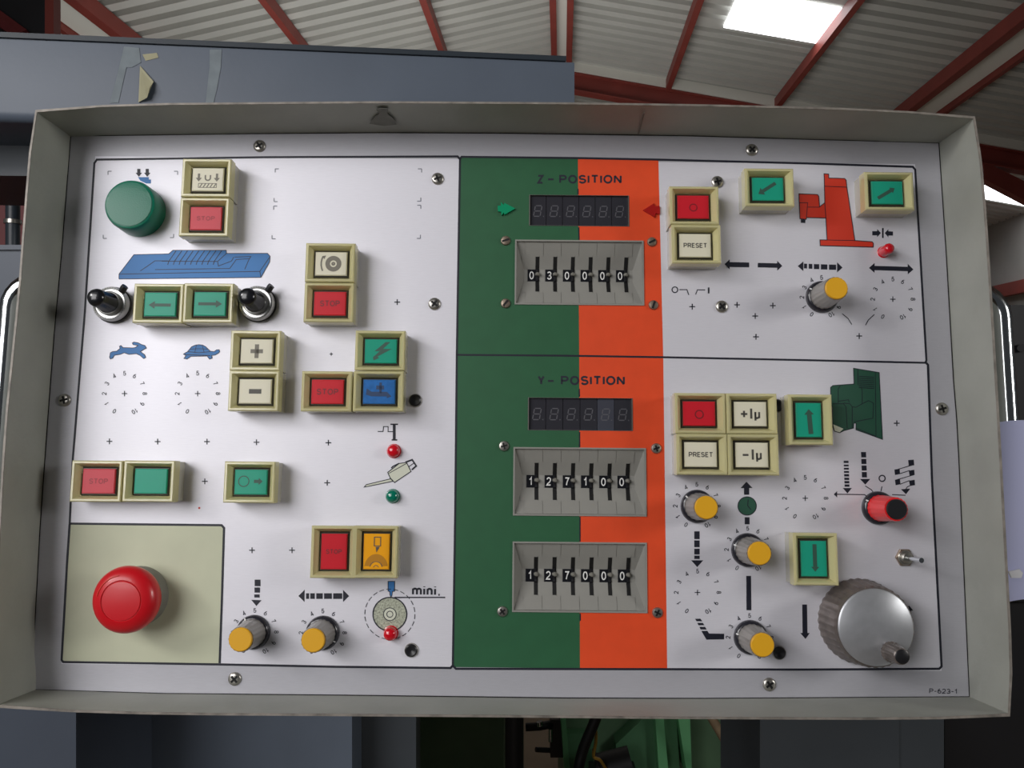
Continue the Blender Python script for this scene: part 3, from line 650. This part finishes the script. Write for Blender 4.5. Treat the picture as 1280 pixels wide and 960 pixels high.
# lower right symbols
ze = Z(970, 450, 6.4); zf = Z(820, 590, 7.111); zg = Z(980, 560, 6.4); zh = Z(820, 700, 6.4); zi = Z(990, 690, 5.333)
GM = ze([(620,66),(825,100),(852,635),(640,558),(640,505),(622,505),(620,545),(545,565),(510,582),(470,570),(455,540),(450,370),(437,360),(437,220),(455,204),(625,192)])
pr('head_symbol', [GM], 'ink_green', label='dark green printed machine head symbol')
gl_ = line(GM, .9, True)
for p in ([(655,75),(655,200)], [(795,98),(800,610)], [(498,345),(498,230),(515,205)], [(680,215),(690,240),(690,350),(640,378),(612,375)], [(690,350),(740,325),(780,345),(775,465),(625,495)], [(455,350),(540,350),(560,375),(570,545)], [(540,345),(590,350),(610,375),(610,545)], [(497,330),(580,318),(585,340)], [(640,545),(800,610)]): gl_ += line(ze(p), .8)
for k in range(7): gl_ += line(ze([(662,130+k*15),(785,138+k*15)]), .9)
pr('head_symbol_lines', gl_, lift=.00006); pr('head_symbol_wheel', [ze([(458,515),(540,550),(510,578),(470,568)])], 'ink_cream', .00005)
pr('clock_symbol', circ(*zf([(810,302)])[0], 11.6), 'ink_green')
pr('clock_symbol_lines', ring(*zf([(810,302)])[0], 11, 12)+line(zf([(820,245),(815,300),(845,335)]), 1)+arrow(*zf([(806,202)])[0], *zf([(804,86)])[0], 6.4, 15, 8)+[zf([(789,402),(832,402),(832,465),(789,465)])], lift=.00006)
pr('feed_arrow', [zf([(340,a),(388,a),(388,b),(340,b)]) for a, b in ((527,597),(608,668),(682,733),(743,773))]+[zf([(312,785),(420,785),(366,845)])])
pr('step_symbol', [zh(p) for p in ([(312,470),(355,470),(370,490),(325,490)], [(330,503),(375,503),(387,522),(340,522)], [(347,535),(392,535),(405,556),(357,556)], [(363,567),(410,567),(425,588),(545,590),(545,635),(403,637)])])
pr('feed_bar', [zh([(722,127),(760,127),(763,402),(724,402)])])
pr('down_arrow', [zi([(68,350),(100,350),(103,540),(118,540),(90,580),(55,540),(70,540)])])
pr('up_arrow', [zi([(770,580),(770,388),(758,388),(780,356),(808,390),(795,390),(798,580)])])
pr('stripe_arrow', [zg([(477+i,a),(516+i,a),(517+i,b),(478+i,b)]) for i, (a, b) in enumerate(((102,120),(133,147),(158,173),(184,199),(209,228),(237,256),(264,283),(291,310)))]+[zg([(470,320),(543,320),(508,363)])])
pr('stripe_arrow', [zg([(616+2*i,a),(656+2*i,a),(658+2*i,b),(618+2*i,b)]) for i, (a, b) in enumerate(((32,75),(88,128),(140,180),(192,235)))]+[zg([(608,248),(690,248),(650,293)])])
pr('selector_lines', line(zg([(425,370),(645,373),(665,390)]), 1.2)+[zg([(398,370),(425,345),(425,396)])]+line(zg([(650,303),(700,335),(712,352)]), 1.1)+line(zg([(784,307),(776,345)]), 1.1)+line(zg([(972,378),(865,373)]), 1.1))
pr('zero_lettering', ring(*zg([(785,243)])[0], 3.0, 4.5))
pr('zigzag_symbol', [zg(p) for p in ([(993,97),(1038,93),(1042,138),(998,143)], [(883,172),(925,166),(928,208),(888,216)], [(998,182),(1042,174),(1045,215),(1005,222)], [(887,255),(928,248),(932,290),(893,298)], [(1000,262),(1045,254),(1048,297),(1008,304)], [(935,330),(1010,325),(976,370)])]
   + line(zg([(888,178),(1036,133)]), 1)+line(zg([(925,206),(1005,180)]), 1)+line(zg([(890,258),(1042,213)]), 1)+line(zg([(928,290),(1005,260)]), 1)+line(zg([(975,330),(985,312),(1010,300)]), 1))

# --- screws
def screw_mesh(r, slot=False):
    m = MB().lathe([(r, 0), (r, .0006), (r*.86, .0013), (r*.5, .0016)], n=20).mesh('screw', 'steel' if not slot else 'old_brass', 40); return m
def cross_mesh(r, slot=False, rot=0):
    w = r*.17; l = r*.62; mb = MB()
    def bar(a):
        ca, sa = math.cos(a), math.sin(a); q = [(-l, -w), (l, -w), (l, w), (-l, w)]
        mb.add([(x*ca-y*sa, x*sa+y*ca, .00166) for x, y in q], [(0, 1, 2, 3)])
    bar(rot)
    if not slot: bar(rot+math.pi/2)
    if slot: mb.v = [(x*1.25, y*1.25, z) for x, y, z in mb.v]; mb.v = [(x, y, .00166) for x, y, z in mb.v]
    return mb.mesh('recess', 'dark_hole')
SM = {('p', .0041): screw_mesh(.0041), ('p', .0034): screw_mesh(.0034), ('s', .0032): screw_mesh(.0032, True)}
def screw(x, y, r, slot=False):
    u, v, _ = L(x, y, .001); o = put('screw', SM[('s' if slot else 'p', r)], panel, (u, v, 0))
    put('recess', cross_mesh(r, slot, random.uniform(.2, 1.3)), o)
for x, y in ((324,182),(547,223),(543,379.6),(80,500),(293,849),(962,856),(1178,511),(940,187),(897,227),(902.5,383)): screw(x, y, .0041)
for x, y in ((630,557.5),(820.5,560.5),(628,764.5),(822,766)): screw(x, y, .0034)
for x, y in ((632,300.5),(815,302),(632,379),(817,381)): screw(x, y, .0032, True)
def plug(x, y, lab):
    u, v, _ = L(x, y, .001)
    o = MB().lathe([(.0044, 0), (.0044, .0005), (.0039, .0012), (.0034, .0012), (.0028, .0002), (.0004, .0001)], n=24).build('screw_cup', 'steel', panel, 40, (u, v, 0), lab)
    MB().lathe([(.0039, .0008), (.0039, .0014), (.0030, .0020), (.0016, .0016), (.0004, .0012)], n=24).build('black_plug', 'black_plastic', o, 40)
plug(519, 500.5, 'black plug beside the blue button'); plug(514, 813, 'black plug beside the wheel symbol'); plug(974, 816, 'black plug beside the lowest yellow knob'); plug(972, 507, 'black plug behind the plus button')

# --- illuminated push buttons
G = .00012
def bezel_mesh(hx, hy):
    return MB().ringloop([(hx, hy, .009), (hx, hy, .0163), (hx-.0006, hy-.0006, .017), (hx-.0017, hy-.0017, .017), (hx-.0021, hy-.0020, .0164), (hx-.0041, hy-.0036, .0128), (hx-.0041, hy-.0036, .009)]).mesh('push_button', 'bezel', 25)
def base_mesh(hx, hy): return MB().ringloop([(hx-.0004, hy-.0004, 0), (hx-.0004, hy-.0004, .009), (hx-.0035, hy-.003, .009), (hx-.0035, hy-.003, 0)]).mesh('button_base', 'bezel_base', 25)
def holder_mesh(hx, hy): return MB().rings([(hx-.0042, hy-.0037, .001), (hx-.0042, hy-.0037, .0112), (hx-.0052, hy-.0046, .0126)]).mesh('lens_holder', 'lens_holder', 25)
def lens_shape(hx, hy): return MB().rings([(hx-.0056, hy-.0050, .0120), (hx-.0056, hy-.0050, .0134), (hx-.0061, hy-.0055, .0138)])
HX, HY = .01565, .01258
BM = {'h': (bezel_mesh(HX, HY), base_mesh(HX, HY), holder_mesh(HX, HY), HX, HY), 'v': (bezel_mesh(HY+.0009, HX), base_mesh(HY+.0009, HX), holder_mesh(HY+.0009, HX), HY+.0009, HX)}
LM = {}
S_ = .000484
def button(x, y, lens, legend, label, o='h', ink='legend_ink', extra=()):
    u, v, _ = L(x, y, .017); bz, bs, hd, hx, hy = BM[o]
    b = put('push_button', bz, panel, (u, v, 0), label); put('button_base', bs, b); put('lens_holder', hd, b)
    if (o, lens) not in LM: LM[(o, lens)] = lens_shape(hx, hy).mesh('lens', lens, 25)
    put('lens', LM[(o, lens)], b)
    z = .0139
    for polys, m in tuple(extra)+((legend, ink),):
        if not polys: continue
        mb = MB()
        for p in polys: mb.add([(a*S_, -c*S_, z) for a, c in p], [tuple(range(len(p)))])
        mb.build('legend', m, b); z += .00006
    return b
def T(s, h, w=None, bold=.02): return text(s, 0, 0, h, bold=bold, width=w)
mag = arrow(-12,-8,-12,3,3,8,5)+arrow(12,-8,12,3,3,8,5)+ring(0,-2,2.4,4.3,0,180,24)+rect(-4.3,-6,-2.4,-2)+rect(2.4,-6,4.3,-2)
for k in range(5): mag += [[(-11+k*4.6,11),(-8+k*4.6,6),(-6.5+k*4.6,6),(-9.5+k*4.6,11)]]
mag += line([(-12,5.6),(12,5.6),(12,11.2),(-12,11.2)], .8, True)
mat('legend_faint', (120, 116, 104), .5); mat('legend_on_red', (120, 26, 34), .5); mat('legend_on_green', (52, 86, 74), .5); mat('legend_red_dim', (160, 40, 52), .5); mat('legend_blue', (30, 60, 100), .5)
button(257.5, 222, 'lens_cream', mag, 'cream button with magnet symbol above a red button', ink='legend_faint')
button(255, 271, 'lens_pale_red', T('STOP', 6, 24), 'red button directly below the magnet button', ink='legend_red_dim')
button(197.5, 379, 'lens_green', arrow(14,1,-15,1,4,10,8), 'green left arrow button beside the left black dial', ink='legend_on_green')
button(260, 378.5, 'lens_green', arrow(-15,0,16,0,4,10,8), 'green right arrow button next to the left arrow button', ink='legend_on_green')
button(412.5, 328, 'lens_cream', ring(3,0,4.5,10.5)+ring(3,0,0.4,2.6)+ring(10,0,22,24,155,205,40)+[[(-12,-10),(-7,-11),(-9,-6)]], 'cream button with wheel symbol above a STOP button', ink='legend_faint')
button(411, 378, 'lens_red', T('STOP', 8, 26), 'red STOP button below the wheel symbol button', ink='legend_on_red')
button(319, 438, 'lens_cream', rect(-8,-2.6,8,2.6)+rect(-2.6,-9,2.6,9), 'cream plus button', ink='legend_faint')
button(317, 488.5, 'lens_cream', rect(-8,-3,8,3), 'cream minus button', ink='legend_ink')
bolt = [[(6,-12),(-8,0),(0,0),(-4,-0.5),(0,-0.5),(12,-12)], [(14,-3),(2,-3),(-10,8),(-9,12),(-2,9),(-4,7)]]
button(475, 438, 'lens_green', bolt, 'green button with lightning bolt', ink='legend_on_green')
button(473, 489, 'lens_blue', rect(-10,0,10,6)+rect(-4,-8,6,-3)+rect(0,-12,3,2)+[[(10,0),(16,6),(10,8)], [(-16,-4),(-10,0),(-10,6),(-17,4)]], 'blue button with dark tap symbol', ink='legend_blue')
button(408, 489, 'lens_red', T('STOP', 8, 28), 'red STOP button left of the blue button', ink='legend_on_red')
button(120, 601.5, 'lens_pale_red', T('STOP', 7, 24), 'red STOP button at the left edge above the cream field', ink='legend_red_dim')
button(185.5, 601.5, 'lens_green', [], 'plain green button beside the leftmost STOP button')
button(311.5, 602.7, 'lens_green', ring(-9,-1,6,7.2)+arrow(4,-1,15,-1,4,9,5), 'green button with circle and arrow standing alone', ink='legend_on_green')
button(416, 690, 'lens_red', T('STOP', 6, 20), 'upright red STOP button beside the amber button', 'v', 'legend_on_red')
half = [[(0-14.5,18)]+[(15*math.cos(math.radians(a)), 21-18*math.sin(math.radians(a))) for a in range(172, 7, -12)]+[(14.5,18)]]
button(469.5, 690, 'lens_amber', line([(-3,-18),(5,-18),(5,-7),(-3,-7)], 1, True)+[[(-1,-6),(4,-6),(0,1)]]+ring(0,20,7.2,8.2,190,350,40)+ring(0,20,2.6,3.4,190,350,20), 'upright amber button with grinding wheel symbol', 'v', 'legend_ink', extra=((half, 'amber_dark'), ([[(8*math.cos(math.radians(a)), 19.5-8*math.sin(math.radians(a))) for a in range(0, 181, 15)]], 'lens_amber')))
button(868, 256.5, 'lens_red', ring(0,1,4.2,5.4), 'red O button above the upper PRESET button', ink='legend_on_red')
button(870.5, 305, 'lens_cream', T('PRESET', 6.6, 31), 'cream PRESET button below the upper red O button')
button(962, 234, 'lens_green', arrow(10,-8,-13,7,4.5,11,7), 'green button with arrow pointing down left', ink='legend_on_green')
button(1112, 238.5, 'lens_green', arrow(-13,8,10,-6,4.5,9,6), 'green button with arrow pointing up right near the corner', ink='legend_on_green')
button(875.5, 516.5, 'lens_red', ring(0,1,4.4,5.8), 'red O button beside the plus one micron button', ink='legend_on_red')
mu = lambda y: text('u', 8.6, y-.2, 13.5, bold=.02)+rect(-.6,-7+y,2.2,6+y)
button(940, 517, 'lens_cream', rect(-12.5,-1.3,-4.2,1.3)+rect(-9.7,-4.1,-7.1,4.1)+mu(0), 'cream +1µ button')
button(877.5, 568, 'lens_cream', T('PRESET', 6.6, 31), 'cream PRESET button beside the minus one micron button')
button(942, 568.5, 'lens_cream', rect(-12,-1.3,-4.6,1.3)+mu(0), 'cream -1µ button')
button(1013.5, 524.5, 'lens_green', arrow(2,18,0,-14,6,12,7), 'upright green button with up arrow', 'v', 'legend_on_green')
button(1020, 699, 'lens_green', arrow(1,-18,1,16,5,10,6), 'upright green button with down arrow', 'v', 'legend_on_green')

# --- potentiometer knobs
def fluted(r0, r1, z0, z1, ribs=18, amp=.018):
    return MB().lathe([(r0, z0), (r0*.99, z0+.001), (r1*1.01, z1-.001), (r1, z1)], n=ribs*4, ribs=ribs, amp=amp)
KM = {'skirt': MB().lathe([(.0105, 0), (.0105, .0012), (.0099, .0028), (.0086, .0036)], n=40).mesh('knob', 'knob_skirt', 40),
      'body': fluted(.0085, .0074, .0036, .0240).mesh('knob_body', 'knob_grey', 30), 'cap': MB().lathe([(.0069, .024), (.0069, .0252), (.0064, .0257)], n=32).mesh('knob_cap', 'cap_yellow', 40),
      'rbody': fluted(.0082, .0070, .0036, .0250).mesh('knob_body', 'knob_red', 30), 'rcap': MB().lathe([(.0061, .025), (.0061, .0262), (.0056, .0268)], n=32).mesh('knob_cap', 'black_plastic', 40)}
def knob(x, y, ang, label, red=False):
    u, v, _ = L(x, y, 0); k = put('knob', KM['skirt'], panel, (u, v, 0), label)
    put('knob_body', KM['rbody' if red else 'body'], k); put('knob_cap', KM['rcap' if red else 'cap'], k)
    a = math.radians(ang); c, s = math.cos(a), math.sin(a); mb = MB()
    q = [(.0086, -.0004, .0038), (.0086, .0004, .0038), (.0100, .0004, .0030), (.0100, -.0004, .0030)]
    mb.add([(X*c-Yy*s, X*s+Yy*c, z) for X, Yy, z in q], [(0, 1, 2, 3)]); mb.build('pointer_mark', 'pointer_white', k)
knob(317, 790, 120, 'yellow capped knob nearest the emergency stop'); knob(403.5, 791, -30, 'yellow capped knob under the dashed double arrow')
knob(1027, 371.5, 150, 'yellow capped knob below the red column symbol'); knob(871.3, 633, 140, 'yellow capped knob below the lower PRESET button')
knob(934.6, 687.5, 160, 'yellow capped knob below the clock symbol'); knob(938, 796.5, 165, 'yellow capped knob next to the handwheel arrow')
knob(1097.5, 635, 150, 'red selector knob with black cap', True)

# --- ten-turn dials with black knobs
TD = {'ring': MB().lathe([(.0112, 0), (.0112, .005), (.0106, .0062), (.0098, .0064), (.0094, .0052), (.0080, .0052), (.0078, .0078), (.0070, .0082)], n=48).mesh('counting_dial', 'aluminium', 35),
      'knob': MB().lathe([(.0068, .008), (.0066, .0095), (.0060, .0105), (.0057, .0225), (.0050, .0245), (.0030, .0255), (.0005, .0258)], n=28).mesh('dial_knob', 'black_gloss', 50),
      'lever': MB().tube([(.0075, .0078, .0060), (.0092, .0098, .0075), (.0102, .0108, .0078)], .0022, 10).mesh('brake_lever', 'black_plastic', 40),
      'base': MB().lathe([(.0118, 0), (.0118, .0016), (.0112, .002)], n=40).mesh('dial_base', 'black_plastic', 40)}
for x, y, lab in ((142, 381.5, 'silver counting dial with black knob above the rabbit'), (323, 380.6, 'silver counting dial with black knob above the plus button')):
    u, v, _ = L(x, y, .002); o = put('counting_dial', TD['ring'], panel, (u, v, .0015), lab)
    for k, n_ in (('knob', 'dial_knob'), ('lever', 'brake_lever'), ('base', 'dial_base')): put(n_, TD[k], o)
    tk = MB()
    for i in range(40):
        a = 2*math.pi*i/40; c, s = math.cos(a), math.sin(a); q = [(.0099, -.00012), (.0099, .00012), (.0105, .00012), (.0105, -.00012)]
        tk.add([(X*c-Yy*s, X*s+Yy*c, .0066) for X, Yy in q], [(0, 1, 2, 3)])
    tk.build('tick_marks', 'ink', o)

# --- green indicator lamp
u, v, _ = L(175.5, 265.3, 0); lp = MB().lathe([(.0168, 0), (.0168, .002), (.0165, .0135), (.0158, .0155), (.0146, .0160)], n=48).build('indicator_lamp', 'lamp_green', panel, 40, (u, v, 0), 'large round green indicator lamp')
mb = MB().lathe([(.0146, .0155), (.0144, .0163), (.010, .0167), (.0004, .0168)], n=48); mb.build('lamp_lens', 'lamp_green', lp, 40)

# --- emergency stop
u, v, _ = L(174.5, 744.5, 0); es = MB().lathe([(.0182, 0), (.0182, .003), (.0172, .0045), (.0168, .0115), (.0160, .013), (.010, .013)], n=48).build('emergency_stop', 'collar_grey', panel, 40, (u, v, 0), 'red mushroom emergency stop on the cream field')
MB().lathe([(.010, .012), (.0180, .0128), (.0197, .0145), (.0200, .0170), (.0196, .0195), (.0183, .0218), (.0160, .0236), (.0135, .0246), (.0123, .0249), (.0119, .0243), (.0117, .0243), (.0113, .0250), (.006, .0254), (.0004, .0255)], n=56).build('mushroom_head', 'estop_red', es, 50)
mb = MB(); mb.tube([(.0150*math.cos(math.radians(a)), .0150*math.sin(math.radians(a)), .02430) for a in range(100, 171, 7)], .0003, 6)
mb.build('moulded_arrow', 'ink_red', es)

# --- handwheel
u, v, _ = L(1074.4, 776, 0); hw = MB().lathe([(.0258, 0), (.0258, .003), (.0252, .004), (.0238, .021), (.0228, .0225), (.0218, .0225)], n=144, ribs=36, amp=.012, rib_range=(0, 3)).build('handwheel', 'wheel_grey', panel, 30, (u, v, 0), 'ribbed grey handwheel with silver disc and crank knob')
MB().lathe([(.0224, .0215), (.0224, .0232), (.0214, .0240), (.0004, .0241)], n=56).build('wheel_disc', 'wheel_disc', hw, 40)
cu_, cv_, _ = L(1113.8, 814.7, .024); du, dv = cu_-u, cv_-v
ck = MB().lathe([(.0060, .024), (.0060, .025), (.0053, .026), (.0049, .036), (.0046, .0375), (.0040, .0380)], (du, dv), n=72, ribs=18, amp=.03, rib_range=(0, 3)).build('crank_knob', 'wheel_grey', hw, 30)
MB().lathe([(.0041, .0378), (.0041, .0383), (.0036, .0386)], (du, dv), n=24).build('crank_knob_cap', 'black_plastic', hw, 40)

# --- toggle switch
u, v, _ = L(1130, 696.7, 0); tg = MB().lathe([(.0046, 0), (.0046, .0022), (.0042, .0026), (.0034, .0026), (.0034, .0046), (.0026, .005), (.0018, .0044)], n=24).build('toggle_switch', 'steel', panel, 35, (u, v, 0), 'small metal toggle switch above the handwheel')
MB().lathe([(.0058, 0), (.0058, .0015), (.0054, .0018)], n=6).build('hex_nut', 'old_brass', tg)
MB().tube([(0, 0, .003), (.0004, 0, .012), (.0009, 0, .0195), (.0010, 0, .0205)], .0012, 12, .0016).build('lever', 'chrome', tg, 40)

# --- LEDs
def led(x, y, e, m, h, lab, r=.0041):
    u, v, _ = L(x, y, e); o = MB().lathe([(r, 0), (r, h-r*.8), (r*.92, h-r*.45), (r*.7, h-r*.17), (r*.35, h-.0002), (.0002, h)], n=24).build('pilot_light', m, panel, 60, (u, v, 0), lab)
    MB().lathe([(r*1.12, 0), (r*1.12, .0005), (r, .0008)], n=24).build('pilot_light_rim', m, o, 40)
led(491.4, 563.5, .004, 'led_red', .006, 'round red pilot light below the pulse symbol'); led(490, 620.3, .004, 'led_green', .006, 'round green pilot light below the oil can symbol')
led(487.3, 793, .005, 'led_red', .0075, 'round red pilot light on the grinding wheel symbol'); led(1109, 312, .006, 'led_red', .011, 'red pilot light below the clamp arrows', .0035)

# --- arrow indicators beside the upper display
def arrowlens(pts, m, lab):
    P = [L(x, y, 0)[:2] for x, y in pts]; c = (sum(p[0] for p in P)/len(P), sum(p[1] for p in P)/len(P))
    MB().prism([(p[0]-c[0], p[1]-c[1]) for p in P], 0, .0016).build('arrow_lamp', m, panel, 0, (*c, 0), lab)
zz = Z(590, 190, 4.923)
arrowlens(zz([(158,335),(178,335),(178,312),(195,330),(200,318),(266,352),(200,390),(195,377),(182,395),(180,372),(160,370)]), 'arrow_lens_green', 'green arrow lamp beside the upper display')
arrowlens(zz([(1050,362),(1118,320),(1122,340),(1152,335),(1155,385),(1128,382),(1122,405)]), 'arrow_lens_red', 'dark red arrow lamp beside the upper display')

# --- displays
def display(key, digits, lab, pale=None):
    x0, y0, x1, y1 = HOLES[key]; c = ((x0+x1)/2, (y0+y1)/2); hx, hy = (x1-x0)/2, (y1-y0)/2
    o = MB().ringloop([(hx+.0005, hy+.0001, .0001), (hx+.0005, hy+.0001, .0004), (hx-.0001, hy-.0001, .0004), (hx-.0001, hy-.0001, -.0025), (hx+.0005, hy+.0001, -.0025)]).build('digital_display', 'steel', panel, 0, (*c, 0), lab)
    w = 2*hx/6
    for i in range(6):
        cx = -hx+w*(i+.5)
        MB().rings([(w/2-.00012, hy, -.004), (w/2-.00012, hy, -.0016), (w/2-.0003, hy-.0002, -.0014)], (cx, 0)).build('digit_module', 'display_pale' if i == pale else 'display_glass', o)
        s = .0049; t = .00032; sk = .18; P = []
        hh, ww = .0036, .0022
        def bar(xa, ya, xb, yb):
            P.append((xa, ya, xb, yb))
        bar(-ww, hh, ww, hh); bar(-ww, 0, ww, 0); bar(-ww, -hh, ww, -hh)
        for sx in (-1, 1):
            bar(sx*ww, .0004, sx*ww, hh-.0004); bar(sx*ww, -.0004, sx*ww, -hh+.0004)
        mb = MB()
        for (xa, ya, xb, yb) in P:
            horiz = ya == yb
            q = [(xa+.0004, ya-t), (xb-.0004, ya-t), (xb-.0004, ya+t), (xa+.0004, ya+t)] if horiz else [(xa-t, min(ya, yb)), (xa+t, min(ya, yb)), (xa+t, max(ya, yb)), (xa-t, max(ya, yb))]
            mb.add([(cx-.0002+x+sk*y, y, -.00135) for x, y in q], [(0, 1, 2, 3)])
        mb.add([(cx+.0036+a, -hh+b, -.00135) for a, b in ((-t,-t),(t,-t),(t,t),(-t,t))], [(0, 1, 2, 3)])
        mb.build('digit_segments', 'segment_grey', o)
display('z_disp', 6, 'dark six digit display under the Z lettering'); display('y_disp', 6, 'dark six digit display under the Y lettering', pale=4)

# --- thumbwheel switches
PITCH = .0117; HV = .0202; BAND = .0039; DEP = -.0085; ZT = -.0006
def zprof(y):
    y = abs(y); return DEP if y <= BAND else DEP+(ZT-DEP)*(y-BAND)/(HV-BAND)
def seg_mesh():
    g = .00013; ys = [-HV, -BAND, BAND, HV]; mb = MB(); vs = []
    # outline steps sideways half way along each slope, as the interlocking housings do
    yl = [-HV, -.0122, -.0122, -BAND, BAND, .0122, .0122, HV]; off = [0, 0, -.0026, -.0026, -.0026, -.0026, 0, 0]
    for y, o in zip(yl, off): vs += [(o+g, y, zprof(y)), (o+PITCH-g, y, zprof(y)), (o+PITCH-g, y, zprof(y)-.002), (o+g, y, zprof(y)-.002)]
    fs = []
    for i in range(len(yl)-1):
        for k in range(4): fs.append((i*4+k, i*4+(k+1) % 4, i*4+4+(k+1) % 4, i*4+4+k))
    mb.add(vs, fs+[(0, 1, 2, 3), (31, 30, 29, 28)]); return mb.mesh('switch_segment', 'thumb_grey')
def slot_mesh():
    mb = MB(); x0, x1 = .0066, .0090; ys = [-.0117, -BAND, BAND, .0117]; vs = []
    for y in ys: vs += [(x0-.0026+.0026, y, zprof(y)+.00012), (x1, y, zprof(y)+.00012)]
    mb.add(vs, [(2*i, 2*i+1, 2*i+3, 2*i+2) for i in range(3)]); return mb.mesh('wheel_slot', 'dark_hole')
def wheel_mesh():   # rim of the thumb wheel standing in the slot, with its raised finger tab
    mb = MB(); n = 24; R = .0115; zc_ = DEP-R+.0012; vs = []; fs = []
    for x in (.0070, .0085):
        for i in range(n+1):
            a = math.pi*(.1+.8*i/n); r = R+(.0006 if i % 3 == 0 else 0); vs.append((x, r*math.cos(a), zc_+r*math.sin(a)))
    for i in range(n): fs.append((i, i+1, n+2+i, n+1+i))
    fs += [tuple(range(n+1)), tuple(range(2*n+1, n, -1))]
    mb.add(vs, fs); return mb.mesh('thumb_wheel', 'black_plastic')
TAB = MB().tube([(.0080, .0008, DEP+.0002), (.0082, .0006, DEP+.0020), (.0084, .0002, DEP+.0030)], .0016, 10, .0007).mesh('finger_tab', 'collar_grey', 50)
WIN = MB().box((.0014, -.0040, DEP-.0005), (.0072, .0040, DEP+.0003)).mesh('digit_window', 'black_gloss')
SEG, SLT, WHL = seg_mesh(), slot_mesh(), wheel_mesh()
def digit_mesh(ch):
    mb = MB()
    for p in text(ch, 0, 0, 1, bold=.006): mb.add([(.0041+x*.0054*.9, -y*.0054, DEP+.00042) for x, y in p], [tuple(range(len(p)))])
    return mb.mesh('digit', 'thumb_white')
DG = {}
def thumbwheel(key, number, lab):
    x0, y0, x1, y1 = HOLES[key]; c = ((x0+x1)/2, (y0+y1)/2); hx, hy = (x1-x0)/2, (y1-y0)/2
    o = MB().ringloop([(hx+.0006, hy+.0006, .0001), (hx+.0006, hy+.0006, .0008), (hx-.0004, hy-.0004, .0008), (hx-.0006, hy-.0006, -.0012), (hx+.0006, hy+.0006, -.0016)]).build('thumbwheel_switch', 'thumb_grey', panel, 0, (*c, 0), lab)
    w = .0350
    yl = [-hy, -HV, -.012, -BAND, BAND, .012, HV, hy]
    for sx in (-1, 1):                                    # slanting end walls
        mb = MB(); xa = sx*(hx-.0005); vs = [(xa, y, .0002) for y in yl]+[(xa-sx*.0050*(ZT-zprof(y))/(ZT-DEP), y, zprof(min(abs(y), HV))-.0002) for y in yl]
        n = len(yl); mb.add(vs, [(k, k+1, n+k+1, n+k) for k in range(n-1)]); mb.build('end_wall', 'thumb_grey', o)
    mb = MB(); mb.add([(x, y, zprof(min(abs(y), HV))-.0003) for y in yl for x in (-hx, hx)], [(2*k, 2*k+1, 2*k+3, 2*k+2) for k in range(len(yl)-1)]); mb.build('trough', 'thumb_grey', o)
    MB().box((-hx, -hy, -.0125), (hx, hy, -.0115)).build('switch_back', 'dark_hole', o)
    # flat flank beyond the first and last segment
    for i, ch in enumerate(number):
        xo = -w+i*PITCH
        put('switch_segment', SEG, o, (xo, 0, 0)); put('wheel_slot', SLT, o, (xo, 0, 0)); put('thumb_wheel', WHL, o, (xo, 0, 0)); put('finger_tab', TAB, o, (xo, 0, 0)); put('digit_window', WIN, o, (xo, 0, 0))
        if ch not in DG: DG[ch] = digit_mesh(ch)
        put('digit', DG[ch], o, (xo, 0, 0))
thumbwheel('tw0', '030000', 'grey thumbwheel switch showing 030000'); thumbwheel('tw1', '127100', 'grey thumbwheel switch showing 127100'); thumbwheel('tw2', '127000', 'grey thumbwheel switch showing 127000')

# --- handles, rear support, hanging sheet
def handle(sg, top, mid, lab):
    e = -.018; t0 = Vector(L(*top, e)); m0 = Vector(L(*mid, e)); uin = .268*sg if sg > 0 else -.280
    r = .0065; uo = m0.x; vt = t0.y; vb = -.07
    pts = [(uin, vt, e)]
    for a in range(0, 91, 15): pts.append((uo-sg*.018+sg*.018*math.sin(math.radians(a)), vt-.018+.018*math.cos(math.radians(a)), e))
    for a in range(0, 91, 15): pts.append((uo-sg*.018+sg*.018*math.cos(math.radians(a)), vb+.018-.018*math.sin(math.radians(a)), e))
    pts.append((uin, vb, e)); MB().tube(pts, r, 16).build('handle', 'chrome', panel, 50, label=lab)
handle(1, (1240, 364), (1254, 440), 'chrome tube handle on the right side'); handle(-1, (20, 352), (8, 440), 'chrome tube handle on the left side')
MB().box((.03, -.10, -.42), (.20, .06, -.085)).build('support_arm', 'machine_grey_dark', panel)
s0 = L(1250, 527, -.004); sh = MB(); nn = 10; vs = []
x0_, y0_ = L(1251, 528, -.004)[:2]; x1_, y1_ = L(1345, 527, -.004)[:2]; yb_ = L(1262, 752, -.004)[1]
for z in (0, -.003):
    for j in range(7):
        for i in range(nn+1):
            t = i/nn; vs.append((x0_-.002+(x1_-x0_)*t, y0_+(yb_-y0_)*j/6+.0015*math.sin(5*t), -.004+z+.0018*math.sin(4*t+j*.5)))
m_ = 7*(nn+1); fs = []
for j in range(6):
    for i in range(nn):
        a = j*(nn+1)+i; fs += [(a, a+1, a+nn+2, a+nn+1), (m_+a, m_+a+nn+1, m_+a+nn+2, m_+a+1)]
for j in range(6):
    a = j*(nn+1); fs += [(a, a+nn+1, m_+a+nn+1, m_+a), (a+nn, m_+a+nn, m_+a+2*nn+1, a+2*nn+1)]
for i in range(nn): fs += [(i, m_+i, m_+i+1, i+1), (6*(nn+1)+i, 6*(nn+1)+i+1, m_+6*(nn+1)+i+1, m_+6*(nn+1)+i)]
me = sh.add(vs, fs).mesh('hanging_sheet', 'lavender', 60); me.transform(panel.matrix_world); o = put('hanging_sheet', me); tag(o, 'pale lavender sheet hanging over the right handle', 'sheet')
sp = MB().prism([L(x, y)[:2] for x, y in ((1258,714),(1272,711),(1276,716),(1274,722),(1262,722))], .0012, .0022); me = sp.mesh('paper_scrap', 'white_scrap'); me.transform(panel.matrix_world)
put('paper_scrap', me, o, label='small white scrap on the sheet')
